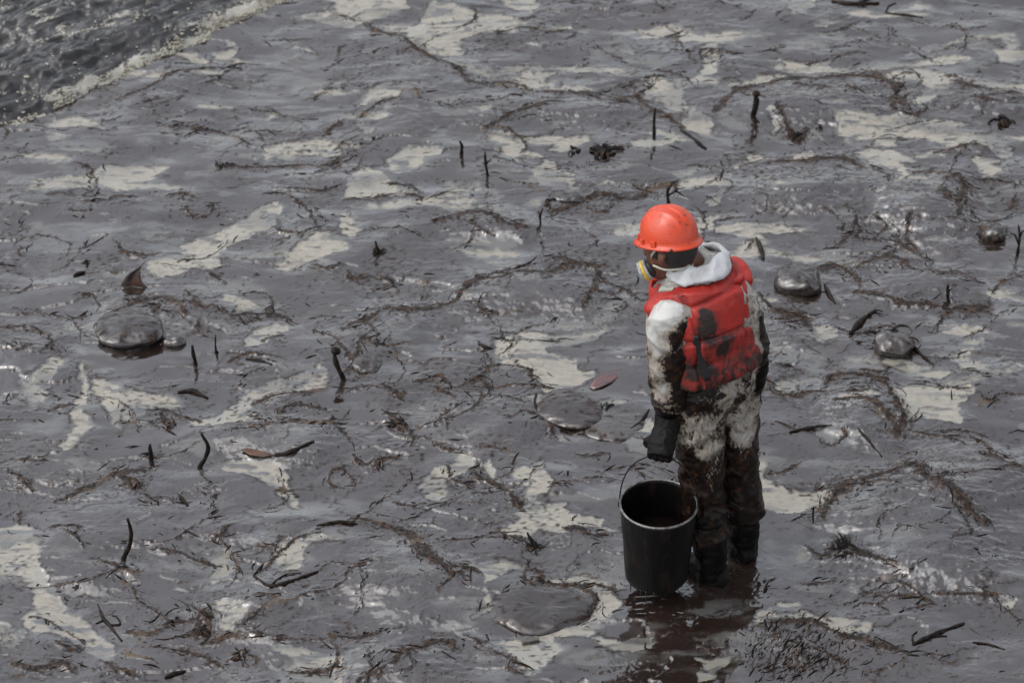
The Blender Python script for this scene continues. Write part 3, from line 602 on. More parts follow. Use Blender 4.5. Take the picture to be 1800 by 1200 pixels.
# ------------------------------------------------------------------ loose weed strands strewn over the oil (uncountable)
SV, SF = [], []; nb = 0
lens = np.array([np.linalg.norm(np.diff(P, axis=0), axis=1).sum() for _, P in RW]); pr = lens/lens.sum()
NS = 5600
choice = RNG.choice(len(RW), NS, p=pr)
for k in range(NS):
    if k > NS*.94:
        c = c2[:2]+np.array([random.gauss(0, .13), random.gauss(0, .11)]); an = random.gauss(.9, .28)
    elif k < NS*.62:
        wd, P = RW[choice[k]]; f = random.uniform(0, len(P)-1.001); i = int(f); tg = P[i+1]-P[i]; c = P[i]+tg*(f-i); tg = nrm(tg)
        off = random.gauss(0, wd*1.7+.008); c = c+np.array([-tg[1], tg[0]])*off; an = math.atan2(tg[1], tg[0])+random.gauss(0, .45)
    else:
        c = np.array([random.uniform(-3.7, 1.6), random.uniform(-.8, 4.5)])
        if fbm2(np.array([c[0]*2.4]), np.array([c[1]*4.]), 2, 131)[0] < random.uniform(-.15, .3): continue
        an = random.gauss(0, .5)+1.2*float(pn2(np.array([c[0]*1.3]), np.array([c[1]*1.6]), 133)[0])
    if np.dot(c-E0[:2], ev) > -.03: continue
    if math.hypot(c[0], c[1]) < .16: continue
    Ls = min(.16, .008+random.expovariate(1/.020)); r = random.uniform(.0006, .0020)*(1+Ls*8); bend = random.gauss(0, 1.0)
    pts = []; q = c.copy(); a = an-bend/2
    for s_ in range(4): pts.append(q.copy()); q = q+np.array([math.cos(a), math.sin(a)])*Ls/3; a += bend/3
    pts = np.array(pts); z = hgt(pts[:, 0], pts[:, 1])+np.array([0, .6, .6, 0])*random.uniform(.0, .004)+r*.2
    rad = r*np.array([.5, 1, .9, .15])
    for s_ in range(4):
        tgt = nrm(pts[min(s_+1, 3)]-pts[max(s_-1, 0)]); nn2 = np.array([-tgt[1], tgt[0]])
        for cth, sth in ((1, -.3), (0, .9), (-1, -.3)): SV.append((pts[s_][0]+nn2[0]*rad[s_]*cth*1.5, pts[s_][1]+nn2[1]*rad[s_]*cth*1.5, z[s_]+rad[s_]*sth))
    for s_ in range(3):
        for j in range(3): j2 = (j+1) % 3; SF.append((nb+s_*3+j, nb+s_*3+j2, nb+s_*3+3+j2, nb+s_*3+3+j))
    nb += 12
ws = mk('weed_strands', np.array(SV), np.array(SF), M['weed']); ws['kind'] = 'stuff'; tag(ws, 'thin dark weed strands strewn over the oily beach', 'seaweed')
# ================================================================== THE WORKER
FW = nrm((-.57, .82, 0)); RT = nrm((.82, .57, 0)); UP = np.array([0, 0, 1.0])      # body facing, body right
HF = nrm((-.80, .55, -.24)); HL = nrm(np.cross(nrm((-.04, .24, 1.0)), HF)); HU = np.cross(HF, HL)     # head facing, head left, head up
pel = G(1250, 660, .90); wai = G(1241, 612, 1.04); che = G(1227, 545, 1.22); nek = G(1222, 475, 1.36)
hdc = G(1180, 440, 1.470)
shL, shR = G(1176, 568, 1.255), G(1291, 522, 1.268)
elL, elR = G(1178, 645, 1.03), G(1319, 598, 1.05)
wrL, wrR = G(1177, 728, .79), G(1320, 672, .85)
hipL, hipR = pel-RT*.085-UP*.03, pel+RT*.085-UP*.03
knL, knR = G(1233, 838, .46), G(1293, 802, .46)
anL, anR = G(1246, 990, .06), G(1304, 946, .06)

# ---- materials of the clothes
def vor(t, p, sc):                    # crumpled facets
    x = t.n('ShaderNodeTexVoronoi', feature='DISTANCE_TO_EDGE'); v = t.n('ShaderNodeVectorMath', operation='ADD'); nz = t.n('ShaderNodeTexNoise'); nz.inputs['Scale'].default_value = 7
    t.val(nz.inputs['Vector'], p); s_ = t.scale(nz.outputs['Color'], (.12, .12, .12)); t.val(v.inputs[0], p); t.val(v.inputs[1], s_); t.val(x.inputs['Vector'], v.outputs[0]); x.inputs['Scale'].default_value = sc; return t.math('MINIMUM', x.outputs['Distance'], .16)
t = NT('coverall_cloth'); p = t.obj(); st = t.attr('stain')
n1 = t.noise(t.scale(p, (1, 1, .7)), 17, 8, .72, 1.0); n2 = t.noise(t.scale(p, (1, 1, .6)), 110, 4, .7, .4); n3 = t.noise(p, 7, 3, .5)
lvl = t.math('ADD', t.math('MULTIPLY_ADD', n1, 2.0, -1.0), t.math('ADD', t.math('MULTIPLY_ADD', n2, 1.0, -.5), t.math('MULTIPLY_ADD', n3, 1.2, -.6)))
sv_ = t.math('ADD', t.math('MULTIPLY', lvl, .55), st)
amt = t.step(.43, .59, sv_); halo = t.step(.08, .52, sv_)
dark = t.mix(t.step(.5, .68, t.noise(p, 34, 3)), (.008, .005, .004), (.034, .015, .007))
white = t.mix(t.step(.4, .7, t.noise(p, 11, 3)), (.40, .40, .385), (.30, .29, .265))
cc = t.mix(amt, t.mix(t.math('MULTIPLY', halo, .75), white, (.15, .105, .065)), dark)
t.set(Base_Color=cc, Roughness=t.mixf(amt, .55, .36), IOR=t.mixf(amt, 1.4, 1.24), Normal=t.bump(t.math('ADD', t.math('MULTIPLY', t.noise(p, 60, 4, .6), .5), t.math('ADD', t.math('MULTIPLY', vor(t, p, 10), 1.1), t.math('MULTIPLY', amt, .3))), .55, .009))
M['cover'] = t.m
t = NT('vest_cloth'); p = t.obj(); st = t.attr('stain')
lv = t.math('ADD', t.math('MULTIPLY', t.noise(p, 18, 5, .65, .8), .6), t.math('MULTIPLY', t.noise(t.scale(p, (1, 1, .5)), 60, 4, .6), .45))
sv_ = t.math('ADD', t.math('MULTIPLY_ADD', lv, 1.5, -.79), st); amt = t.step(.34, .56, sv_); hal = t.step(.05, .48, sv_)
red = t.mix(t.step(.4, .7, t.noise(p, 6, 3)), (.33, .018, .012), (.23, .013, .009))
t.set(Base_Color=t.mix(amt, t.mix(t.math('MULTIPLY', hal, .8), red, (.11, .013, .009)), (.016, .007, .006)), Roughness=t.mixf(amt, .55, .33), IOR=1.45,
      Normal=t.bump(t.math('ADD', t.math('MULTIPLY', t.noise(p, 28, 4, .6), .7), vor(t, p, 9)), .5, .010))
M['vest'] = t.m
t = NT('helmet_shell'); p = t.obj(); st = t.attr('stain')
sp = t.step(.67, .71, t.noise(p, 60, 3, .6)); sm = t.step(.54, .74, t.noise(t.scale(p, (1, 1, .6)), 24, 5, .65, .8))
oc = t.mix(t.math('MULTIPLY', sm, .85), (.46, .042, .010), (.22, .018, .006)); oc = t.mix(t.math('MAXIMUM', sp, st), oc, (.03, .014, .01))
t.set(Base_Color=oc, Roughness=t.mixf(sm, .26, .5), IOR=1.5, Normal=t.bump(t.noise(p, 90, 2), .06, .002)); M['helmet'] = t.m
M['skin'] = simple('skin', (.115, .048, .028), .5, 1.4, 180, .15, (.085, .034, .020), 14)
M['hair'] = simple('hair', (.010, .008, .007), .5, 1.45, 220, .8)
M['rubber'] = simple('oily_rubber', (.0015, .0013, .0012), .45, 1.2, 26, .6, (.0045, .003, .0025), 16, bdist=.010)
M['collar'] = simple('clean_white_cloth', (.41, .42, .43), .6, 1.4, 40, .5, (.34, .34, .34), 16)
M['tape'] = simple('reflective_tape', (.37, .38, .33), .4, 1.45, 60, .2, (.28, .28, .24), 30)
M['black'] = simple('black_webbing', (.010, .009, .009), .5, 1.45, 150, .4)
M['yellow'] = simple('yellow_band', (.50, .34, .03), .4, 1.45, 50, .1, (.35, .24, .03), 60)
M['greyplastic'] = simple('grey_plastic', (.32, .32, .31), .45, 1.45, 60, .1, (.16, .155, .15), 40)

# ---- body: one continuous figure (head, neck, trunk, limbs, hands inside the gloves)
def limb(b, pts, rad, n=16, m=14, k=1.0, hint=FW, flat=1.0):
    b.loft(np.array(pts), hint, np.array(rad)*k, np.array(rad)*k*flat, n, m); return b
def trunk(b, k=1.0, ex=0.0, thin=1.0):
    C = [pel-UP*.10, pel-UP*.03, pel+UP*.06, wai, (wai+che)/2, che, che+(nek-che)*.55, nek-UP*.01, nek+UP*.05]
    b.loft(C, RT, (np.array([.10, .165, .168, .155, .165, .180, .165, .075, .058])*k+ex)*np.array([1, 1, 1]+[thin]*4+[1, 1]), (np.array([.09, .125, .120, .112, .122, .128, .105, .066, .058])*k+ex)*np.array([1, 1, 1]+[thin]*4+[1, 1]), 28, 34, 2.3)
chin = hdc-HU*.095+HF*.075
b = MB(); trunk(b, .86, 0, .9)
limb(b, [nek-UP*.03, nek*.5+hdc*.5-HF*.02, hdc-HU*.03-HF*.005], [.062, .056, .056])
b.ball(hdc+HU*.025-HF*.008, HF, HL, HU, .096, .076, .100, 24, 16)
b.loft([hdc+HU*.03+HF*.03, hdc-HU*.03+HF*.045, hdc-HU*.075+HF*.052, chin-HU*.012], HL, [.070, .064, .050, .026], [.062, .056, .046, .026], 18, 10)
b.loft([hdc+HU*.025+HF*.090, hdc-HU*.002+HF*.104, hdc-HU*.022+HF*.112, hdc-HU*.030+HF*.100], HL, [.009, .012, .016, .012], [.010, .014, .015, .008], 10, 8)     # nose
b.loft([hdc-HU*.052+HF*.094-HL*.022, hdc-HU*.054+HF*.100, hdc-HU*.052+HF*.094+HL*.022], HU, [.004, .010, .004], [.004, .008, .004], 8, 6)                    # lips
for s in (-1, 1):
    b.ball(hdc+HU*.022+HF*.078+HL*.032*s, HF, HL, HU, .013, .016, .010, 10, 6)                                                                             # eyes
    e = hdc-HF*.002+HL*.074*s-HU*.008
    b.loft([e+HU*.030, e+HU*.016-HF*.010+HL*.008*s, e-HF*.008+HL*.010*s, e-HU*.022+HL*.002*s], HF, [.010, .018, .016, .007], [.006, .007, .007, .006], 10, 8)   # ears
limb(b, [shL+RT*.05, shL, elL, wrL, wrL-UP*.08], [.05, .052, .042, .030, .022]); limb(b, [shR-RT*.05, shR, elR, wrR, wrR-UP*.08], [.05, .052, .042, .030, .022])
limb(b, [hipL, (hipL+knL)/2, knL, (knL+anL)/2, anL], [.085, .075, .055, .052, .038]); limb(b, [hipR, (hipR+knR)/2, knR, (knR+anR)/2, anR], [.085, .075, .055, .052, .038])
person = b.build('person', M['skin']); remesh(person, .0055, 2)
tag(person, 'worker in orange hard hat, red life vest and oil-soaked white coverall carrying a bucket', 'person')

# ---- hair below the helmet
b = MB(); b.loft([hdc-HF*.026+HU*.045, hdc-HF*.030+HU*.012, hdc-HF*.036-HU*.028, hdc-HF*.042-HU*.050], HF, [.074, .076, .062, .044], [.076, .078, .066, .046], 30, 14)
hair = b.build('hair', M['hair'], person)
V = coords(hair); V += normals(hair)*(.0022*pn3(V, 160))[:, None]; set_coords(hair, V)
b = MB(); b.loft([hdc+HU*.045+HF*.03+HL*.066, hdc+HU*.010+HF*.022+HL*.072, hdc-HU*.012+HF*.020+HL*.071], HF, [.026, .014, .006], [.010, .008, .004], 10, 8)
b.loft([hdc+HU*.055+HF*.062+HL*.045, hdc+HU*.035+HF*.080+HL*.04, hdc+HU*.016+HF*.086+HL*.038], HL, [.022, .014, .004], [.008, .008, .004], 10, 8)
b.build('sideburn', M['hair'], hair)

# ---- coverall
tilt_ = nrm(nek-wai)
b = MB(); trunk(b, 1.0, .014, .80)
for h_, k_, a_ in ((hipL, knL, anL), (hipR, knR, anR)):
    s_ = -RT*.0 if h_ is hipL else RT*0
    b.loft([h_+UP*.05, h_*.6+k_*.4, k_+UP*.02, k_*.55+a_*.45, a_+UP*.13], FW, [.115, .104, .082, .084, .078], [.110, .100, .080, .082, .077], 22, 22)
for sh, el, wr in ((shL, elL, wrL), (shR, elR, wrR)):
    o_ = RT*.07 if sh is shL else -RT*.035-UP*.02
    nr = 1.0 if sh is shL else .88
    b.loft([sh+o_+UP*.015, sh+UP*.012, sh*.55+el*.45, el, el*.5+wr*.5, wr+UP*.06], FW, np.array([.060, .064, .077, .076, .073, .066])*nr, np.array([.060, .066, .075, .072, .068, .060])*nr, 22, 24)
b.loft([nek-tilt_*.09, nek-tilt_*.04, nek+tilt_*.005, nek+tilt_*.035], RT, [.15, .128, .110, .082], [.115, .108, .102, .080], 24, 12)
cov = b.build('coverall', M['cover'], person); remesh(cov, .0058, 4)
V = coords(cov); N = normals(cov)
zf = V[:, 2]; wq = V+.03*np.stack([pn3(V, 6, 1), pn3(V, 6, 2), pn3(V, 6, 3)], -1)
cr1 = np.clip(1-np.abs(pn3(wq*np.array([1, 1, 1.5]), 8, 5))*2.4, 0, 1)**2; cr2 = np.clip(1-np.abs(pn3(wq*np.array([1.2, 1.2, .9]), 17, 7))*2.4, 0, 1)**2
fold = .009*pn3(wq*np.array([1, 1, .8]), 5, 3)+.004*pn3(wq*np.array([.7, .7, 1.6]), 11, 9)+.011*np.clip(1-np.abs(pn3(wq@np.array([[1, .3, .5], [-.3, 1, .4], [-.5, -.4, 1]]), 7.5, 15))*2.2, 0, 1)+.0055*np.clip(1-np.abs(pn3(wq@np.array([[1, -.4, .6], [.4, 1, -.5], [.6, .5, 1]]), 15, 17))*2.2, 0, 1)
V += N*fold[:, None]; set_coords(cov, V)
bv = BVHTree.FromObject(cov, bpy.context.evaluated_depsgraph_get())
def hit(bvh, px, py):
    loc, n_, i_, d_ = bvh.ray_cast(Vector(CAM), Vector(ray(px, py))); return None if loc is None else np.array(loc)
def blob(V, pts, r): 
    a = np.zeros(len(V))
    for q in pts:
        if q is not None: a = np.maximum(a, np.exp(-(np.linalg.norm(V-q, axis=1)/r)**2))
    return a
side = (V-che)@RT
stn = np.interp(V[:, 2], [.2, .36, .45, .55, .65, .76, .85, .95, 1.05, 1.12, 1.22, 1.35], [1.05, .92, .72, .56, .50, .47, .55, .60, .53, .47, .34, .22])
stn += .55*sst(.17, .24, side)*(1-sst(1.15, 1.26, V[:, 2]))*sst(.8, .95, V[:, 2])            # right sleeve soaked
stn += .40*sst(.17, .24, side)*sst(.60, .95, 1.32-V[:, 2]+.9-.2)*.5
stn += .36*blob(V, [hit(bv, 1200, 575), hit(bv, 1192, 595), hit(bv, 1205, 630), hit(bv, 1195, 655), hit(bv, 1185, 640), hit(bv, 1200, 690)], .050)
stn -= .30*blob(V, [hit(bv, 1155, 560), hit(bv, 1152, 610), hit(bv, 1150, 650), hit(bv, 1170, 690), hit(bv, 1180, 550)], .045)
stn -= .30*blob(V, [hit(bv, 1290, 690), hit(bv, 1275, 690), hit(bv, 1285, 665)], .055)
stn -= .16*blob(V, [hit(bv, 1250, 750), hit(bv, 1235, 745), hit(bv, 1262, 790), hit(bv, 1308, 770), hit(bv, 1305, 740)], .055)
stn += .30*blob(V, [hit(bv, 1235, 705), hit(bv, 1200, 800), hit(bv, 1215, 820), hit(bv, 1280, 800), hit(bv, 1295, 830)], .06)
setattr_pts(cov, 'stain', stn)
# elasticated blouse overhang at the waist and a torn flap hanging below the vest
b = MB(); th = np.linspace(0, 2*math.pi, 60)
b.loft([pel+UP*.035, pel+UP*.015, pel-UP*.002, pel+UP*.012], RT, [.190, .200, .196, .182], [.142, .152, .148, .138], 48, 8, 2.3, cap=False)
ov = b.build('waist_overhang', M['cover'], cov); V = coords(ov); V += np.stack([0*V[:, 0], 0*V[:, 0], .016*pn3(V, 14)+.006*pn3(V, 60)], -1)+normals(ov)*(.010*pn3(V, 26))[:, None]; set_coords(ov, V); setattr_pts(ov, 'stain', .62+.3*pn3(V, 6))

# ---- collar / folded hood, clean white
b = MB(); ring = []
for a in np.linspace(-math.pi+.30, math.pi-.30, 30):
    ca, sa = math.cos(a), math.sin(a)
    ring.append((a, ca, sa))
cpts, ra, rb = [], [], []
for a, ca, sa in ring:      # a = 0 at the back
    bk = max(0, ca); rr_ = .100+.022*bk
    c = nek+UP*(.044+.020*bk-.030*max(0, -ca)+.008*sa)-FW*ca*rr_*.98+RT*sa*rr_*1.10+FW*.008
    cpts.append(c); ra.append(.029+.008*bk+.006*math.sin(a*5)); rb.append(.010+.004*bk)
cb_ = MB(); cpts = np.array(cpts)
out = cpts-nek; out[:, 2] = 0; out = out/np.linalg.norm(out, axis=1)[:, None]
A_ = out*.70-UP*.71
cb_.loft(cpts, A_, ra, rb, 14)
collar = cb_.build('hood_collar', M['collar'], cov); remesh(collar, .005, 1); V = coords(collar); V += normals(collar)*(.006*pn3(V, 13)+.006*np.clip(1-np.abs(pn3(V@np.array([[1, .3, .5], [-.3, 1, .4], [-.5, -.4, 1]]), 15, 4))*2, 0, 1)-.002)[:, None]; set_coords(collar, V)

# ---- life vest: foam panels over back, shoulders and chest
b = MB(); vt = che+(nek-che)*.50
tilt = nrm(nek-wai)
C = [wai-tilt*.085, wai-tilt*.055, wai+tilt*.05, che-tilt*.03, che+tilt*.05, vt-tilt*.030, vt-tilt*.004, vt+tilt*.020, vt+tilt*.030]
b.loft(C, RT, [.186, .194, .186, .176, .176, .178, .174, .148, .09], [.158, .166, .163, .165, .160, .150, .136, .100, .06], 44, 40, 3.2)
for s in (-1, 1):            # padded shoulder straps reaching over the sleeve
    o_ = RT*s*(.90 if s > 0 else 1.10)-UP*(.0 if s > 0 else .012)
    b.loft([nek+o_*.125-FW*.105-tilt*.065, nek+o_*.140-FW*.06-tilt*.052, nek+o_*.145+FW*.01-tilt*.062, nek+o_*.132+FW*.060-tilt*.110], o_, np.array([.058, .064, .064, .045])*(1 if s > 0 else 1.12), [.026, .030, .032, .026], 18, 12, 2.8)
vest = b.build('life_vest', M['vest'], person); remesh(vest, .006, 4)
V = coords(vest); N = normals(vest); L = V-che; bx, bf, bz = L@RT, L@FW, L@tilt
seam = lambda d, w_: np.exp(-(d/w_)**2)
back = sst(.02, .08, -bf)
wq = V+.03*np.stack([pn3(V, 6, 1), pn3(V, 6, 2), pn3(V, 6, 3)], -1)
dsp = .008*pn3(V, 5, 2)+.003*pn3(wq, 12, 4)
dsp -= .016*seam(bz+.055+.10*bx, .010)*back+.014*seam(np.abs(bx)-.118-.06*bz, .009)*back+.012*seam(bz-.105+.05*bx, .009)*back
dsp -= .014*seam(bz+.02, .012)*sst(.02, .1, bf)
hem = sst(-.16, -.20, bz); dsp += .004*hem*pn3(V, 26, 9)
V += N*dsp[:, None]; V[:, 2] += .15*bx*sst(-.06, .12, bz)
Ln = V-nek; rad = np.hypot(Ln@RT/1.1, Ln@FW); V[:, 2] = np.where((rad < .118) & (Ln[:, 2] > -.09), np.minimum(V[:, 2], nek[2]-.060), V[:, 2]); set_coords(vest, V)
vb = BVHTree.FromObject(vest, bpy.context.evaluated_depsgraph_get())
vs = np.interp(bz, [-.27, -.18, -.08, 0, .1], [.52, .40, .26, .08, .10])  # oil smears plus painted top-to-hem shading, darker downward
vs += .75*blob(V, [hit(vb, 1243, 562), hit(vb, 1250, 575), hit(vb, 1240, 583)], .034)+.5*blob(V, [hit(vb, 1236, 548)], .016)
vs += .28*blob(V, [hit(vb, 1197, 528), hit(vb, 1190, 532), hit(vb, 1278, 470), hit(vb, 1285, 462)], .03)
vs += .30*blob(V, [hit(vb, 1278, 600), hit(vb, 1270, 612), hit(vb, 1255, 600), hit(vb, 1215, 650), hit(vb, 1240, 655)], .035)
vs += .5*sst(.05, .14, bf)*sst(.02, .10, -bz)
setattr_pts(vest, 'stain', vs)
def patchon(bvh, pts, name, mat, parent, off=.003, th=.003):
    """thin panel laid on a surface: outline in photo pixels gives the four corners, subdivided and draped"""
    P = [np.array(q) for q in pts]; n = 8; Vv = []; 
    for i in range(n+1):
        for j in range(n+1):
            u, v = i/n, j/n; q = (P[0]*(1-u)+P[1]*u)*(1-v)+(P[3]*(1-u)+P[2]*u)*v; h = hit(bvh, *q); Vv.append(h if h is not None else (Vv[-1] if Vv else G(q[0], q[1], 1.3)))
    Vv = np.array(Vv); Vv = Vv-ray(*P[0])*off+UP*off; Vb = Vv+ray(*P[0])*th-UP*th; Fq = []
    W_ = n+1; K = W_*W_
    for i in range(n):
        for j in range(n): Fq.append((i*W_+j, (i+1)*W_+j, (i+1)*W_+j+1, i*W_+j+1)); Fq.append(tuple(K+q for q in (i*W_+j, i*W_+j+1, (i+1)*W_+j+1, (i+1)*W_+j)))
    bd = [i*W_ for i in range(n+1)]+[n*W_+j for j in range(1, n+1)]+[i*W_+n for i in range(n-1, -1, -1)]+[j for j in range(n-1, 0, -1)]
    for a, c in zip(bd, bd[1:]+bd[:1]): Fq.append((a, c, K+c, K+a))
    return mk(name, np.vstack([Vv, Vb]), Fq, mat, parent)
patchon(vb, [(1168, 489), (1197, 487), (1182, 511), (1156, 514)], 'reflective_patch', M['tape'], vest)
patchon(vb, [(1250, 447), (1272, 449), (1262, 458), (1250, 462)], 'reflective_patch', M['tape'], vest)
b = MB()
for pl in ([(1222, 590), (1227, 612), (1235, 640), (1243, 668)],):
    hh = [hit(vb, *q) for q in pl]; hh = [q for q in hh if q is not None]
    if len(hh) > 2:
        Tn = nrm(hh[-1]-hh[0]); Aa = nrm(np.cross(Tn, -ray(1230, 630))); b.loft(np.array(hh)-ray(1230, 630)*.004, Aa, .013, .004, 10, 14, 3)
b.build('side_strap', M['black'], vest)
b = MB(); hp = [wai-tilt*.01+FW*math.cos(a)*.176+RT*math.sin(a)*.194 for a in np.linspace(-2.3, 2.3, 30)]
b.loft(np.array(hp), UP, .018, .004, 10, None, 3); b.build('waist_belt', M['black'], vest)
# whistle clipped to the front edge of the vest
e = G(1141, 560, 1.20); b = MB(); b.tube([e+UP*.030, e-UP*.012], .011, 12, 5); wh = b.build('whistle', M['greyplastic'], vest); b = MB(); b.tube([e-UP*.010, e-UP*.024], .012, 12, 4); b.build('whistle_ring', M['tape'], wh)

# ---- boots
for nm, a_, k_ in (('L', anL, knL), ('R', anR, knR)):
    d_ = nrm(FW*.93+(-RT if nm == 'L' else RT)*.25); g_ = a_.copy(); g_[2] = 0; b = MB()
    b.loft([a_*.42+k_*.58, a_*.62+k_*.38, a_+UP*.10, a_+UP*.02-d_*.01, g_-UP*.035-d_*.012], FW, [.082, .080, .070, .064, .066], [.082, .080, .068, .060, .060], 22, 16)
    b.loft([g_-d_*.075-UP*.012, g_-d_*.03+UP*.012, g_+d_*.06+UP*.010, g_+d_*.14-UP*.008, g_+d_*.185-UP*.018], np.cross(UP, d_), [.034, .050, .055, .056, .034], [.035, .058, .050, .038, .022], 18, 14)
    bo = b.build('boot', M['rubber'], person); remesh(bo, .006, 2); V = coords(bo); V += normals(bo)*(.007*pn3(V*np.array([1, 1, 2]), 15)+.003*pn3(V, 40))[:, None]; set_coords(bo, V)

# ---- bucket geometry first, the hand closes on its bail
bkC = G(1158, 886, .43); bkA = nrm((.97, -.20, 0)); bkB = np.cross(UP, bkA)
BR, BH, BB = .148, .352, .122
bail_top = .225
def bail(u):      # u from -1 to 1 along the wire
    a = u*math.pi/2; return bkC+bkA*BR*1.03*math.sin(a)+UP*(-.02+(bail_top+.02)*math.cos(a)**.8)+bkB*.012*math.cos(a)
grip = bail(.02)
# ---- gloves: gauntlet, palm, four curled fingers and a thumb
def glove(wr, el, palm_c, axis, curl_dir, fist):
    """axis: from little finger to index finger; curl_dir: palm normal"""
    b = MB(); d = nrm(palm_c-wr)
    b.loft([el*.45+wr*.55+UP*.012, el*.25+wr*.75, wr, wr*.45+palm_c*.55], axis, [.072, .066, .056, .050], [.064, .060, .046, .030], 20, 14)
    b.loft([wr*.6+palm_c*.4, palm_c-d*.01, palm_c+d*.030], axis, [.050, .054, .050], [.030, .028, .023], 18, 10, 2.6)
    for k, (off, ln) in enumerate(((.036, .92), (.012, 1.0), (-.012, .95), (-.034, .76))):
        q = palm_c+d*.025+axis*off; pts = [q-d*.02, q]; ang = 0; seg = [.040*ln, .028*ln, .022*ln]
        for sl, ba in zip(seg, fist): ang += ba; pts.append(pts[-1]+(d*math.cos(ang)+curl_dir*math.sin(ang))*sl)
        b.loft(pts, axis, [.012, .0135, .0128, .0118, .010], [.012, .0135, .0128, .0118, .010], 12, 14)
    q = palm_c-d*.030+axis*.040; b.loft([q-d*.006, q+axis*.022+d*.018+curl_dir*.012, q+axis*.020+d*.046+curl_dir*.030, q+axis*.004+d*.062+curl_dir*.042], axis, [.016, .0155, .013, .010], [.016, .0155, .013, .010], 12, 12)
    g_ = b.build('glove', M['rubber'], person); remesh(g_, .0045, 2); V = coords(g_); V += normals(g_)*(.004*pn3(V*np.array([1, 1, 1.6]), 20)+.0015*pn3(V, 60))[:, None]; set_coords(g_, V)
gax = nrm(-bkA+.25*FW); inw = nrm(np.cross(gax, UP)); inw = inw if np.dot(inw, RT) > 0 else -inw
pc = grip+UP*.050-inw*.020
glove(wrL, elL, pc, gax, inw, (.75, 1.35, 1.2))
pR = wrR-UP*.095+FW*.02; glove(wrR, elR, pR, nrm(FW*.9-RT*.2), nrm(-RT), (.25, .45, .4))

# ---- hard hat
hc = hdc+HU*.048+HF*.004; b = MB(); nu, nv = 72, 26; hv = []
def dome(th_, ph_, off=0.0):           # th_ 0 = front, ph_ 0 = top .. pi/2 = rim
    c_, s_ = math.cos(th_), math.sin(th_); sp_, cp_ = math.sin(ph_), math.cos(ph_)
    lx, ly, lz = .114, .099, .122
    x_, y_ = lx*sp_**.92*c_, ly*sp_**.92*s_; z_ = lz*max(cp_, 0)**.88
    rib = 0
    if ph_ < 1.35:
        fade = 1-sst(1.0, 1.35, ph_)
        rib = .0060*math.exp(-((abs(y_)-.0)/.013)**4)*fade+.0045*math.exp(-((abs(y_)-.040)/.009)**4)*fade
    r = 1+(rib+off)/.12
    return hc+HF*x_*r+HL*y_*r+HU*(z_*r)
Vh, Fh = [], []
for i in range(nv+1):
    for j in range(nu): Vh.append(dome(2*math.pi*j/nu, max(1e-3, math.pi/2*i/nv)))
rows = nv+1
for ex_, dz in ((.010, -.004), (.018, -.009), (.017, -.014), (.002, -.010)):          # short brim all round, long peak in front
    for j in range(nu):
        th_ = 2*math.pi*j/nu; c_, s_ = math.cos(th_), math.sin(th_); pk = max(0, c_)**2.2*.021*(ex_/.018)
        Vh.append(hc+HF*(.114+ex_*.8+pk)*c_+HL*(.099+ex_*.7)*s_+HU*(dz-.010*max(0, c_)**2*(ex_/.018)-.004*max(0, -c_)))
    rows += 1
for j in range(nu): Vh.append(hc+HF*.110*math.cos(2*math.pi*j/nu)+HL*.094*math.sin(2*math.pi*j/nu)+HU*.004)
rows += 1
for i in range(rows-1):
    for j in range(nu): j2 = (j+1) % nu; Fh.append((i*nu+j, (i+1)*nu+j, (i+1)*nu+j2, i*nu+j2))
hat = mk('hard_hat', Vh, Fh, M['helmet'], person); V = coords(hat)
hb = BVHTree.FromObject(hat, bpy.context.evaluated_depsgraph_get())
hst = np.zeros(len(V))
for (q, r_) in (((1207, 395), .005), ((1204, 378), .005), ((1200, 370), .006), ((1196, 392), .004), ((1212, 430), .004)): hst = np.maximum(hst, blob(V, [hit(hb, *q)], r_))
setattr_pts(hat, 'stain', np.clip(hst*1.2, 0, 1))
for a_, w_, hh_ in ((1.55, .022, .013), (1.02, .018, .010), (.50, .012, .014), (-1.55, .022, .013), (-1.0, .018, .010)):       # accessory slots on the rim
    c_, s_ = math.cos(a_), math.sin(a_); c = hc+HF*.116*c_+HL*.101*s_+HU*.006; nrm_ = nrm(HF*c_/.114+HL*s_/.099); tg_ = nrm(np.cross(HU, nrm_))
    b = MB(); b.box(c, tg_, nrm_, HU, w_*.5, .006, hh_); o_ = b.build('accessory_slot', M['helmet'], hat, smooth=False)
    bv_ = o_.modifiers.new('b', 'BEVEL'); bv_.width = .002; bv_.segments = 2; setattr_pts(o_, 'stain', np.zeros(8))
b = MB(); c = hc-HF*.070+HL*.094-HU*.010; b.ball(c, HF, HL, HU, .006, .006, .006, 10, 6); b.build('rivet', M['black'], hat)

# ---- half-mask respirator
mc = hdc+HF*.066-HU*.056
b = MB(); b.loft([mc-HF*.022, mc+HF*.004, mc+HF*.024, mc+HF*.036], HL, [.046, .044, .030, .016], [.046, .042, .028, .016], 20, 12); mask = b.build('respirator', M['black'], person)
for s in (1, -1):
    dn = nrm(HF*.80+HL*.46*s-HU*.38); c = mc+HF*.006+HL*.044*s-HU*.008; a1 = nrm(np.cross(dn, UP))
    b = MB(); b.loft([c-dn*.018, c+dn*.008], a1, [.026, .036], [.026, .036], 24); cart = b.build('cartridge', M['black'], mask)
    b = MB(); b.loft([c+dn*.004, c+dn*.012, c+dn*.014], a1, [.041, .041, .040], [.041, .041, .040], 28); b.build('grey_band', M['greyplastic'], cart)
    b = MB(); b.loft([c+dn*.0138, c+dn*.024, c+dn*.026], a1, [.0415, .0415, .040], [.0415, .0415, .040], 28); b.build('yellow_band', M['yellow'], cart)
    b = MB(); b.loft([c+dn*.0255, c+dn*.036, c+dn*.040], a1, [.040, .038, .030], [.040, .038, .030], 28); b.build('filter_cap', M['greyplastic'], cart)
    dn2 = dn
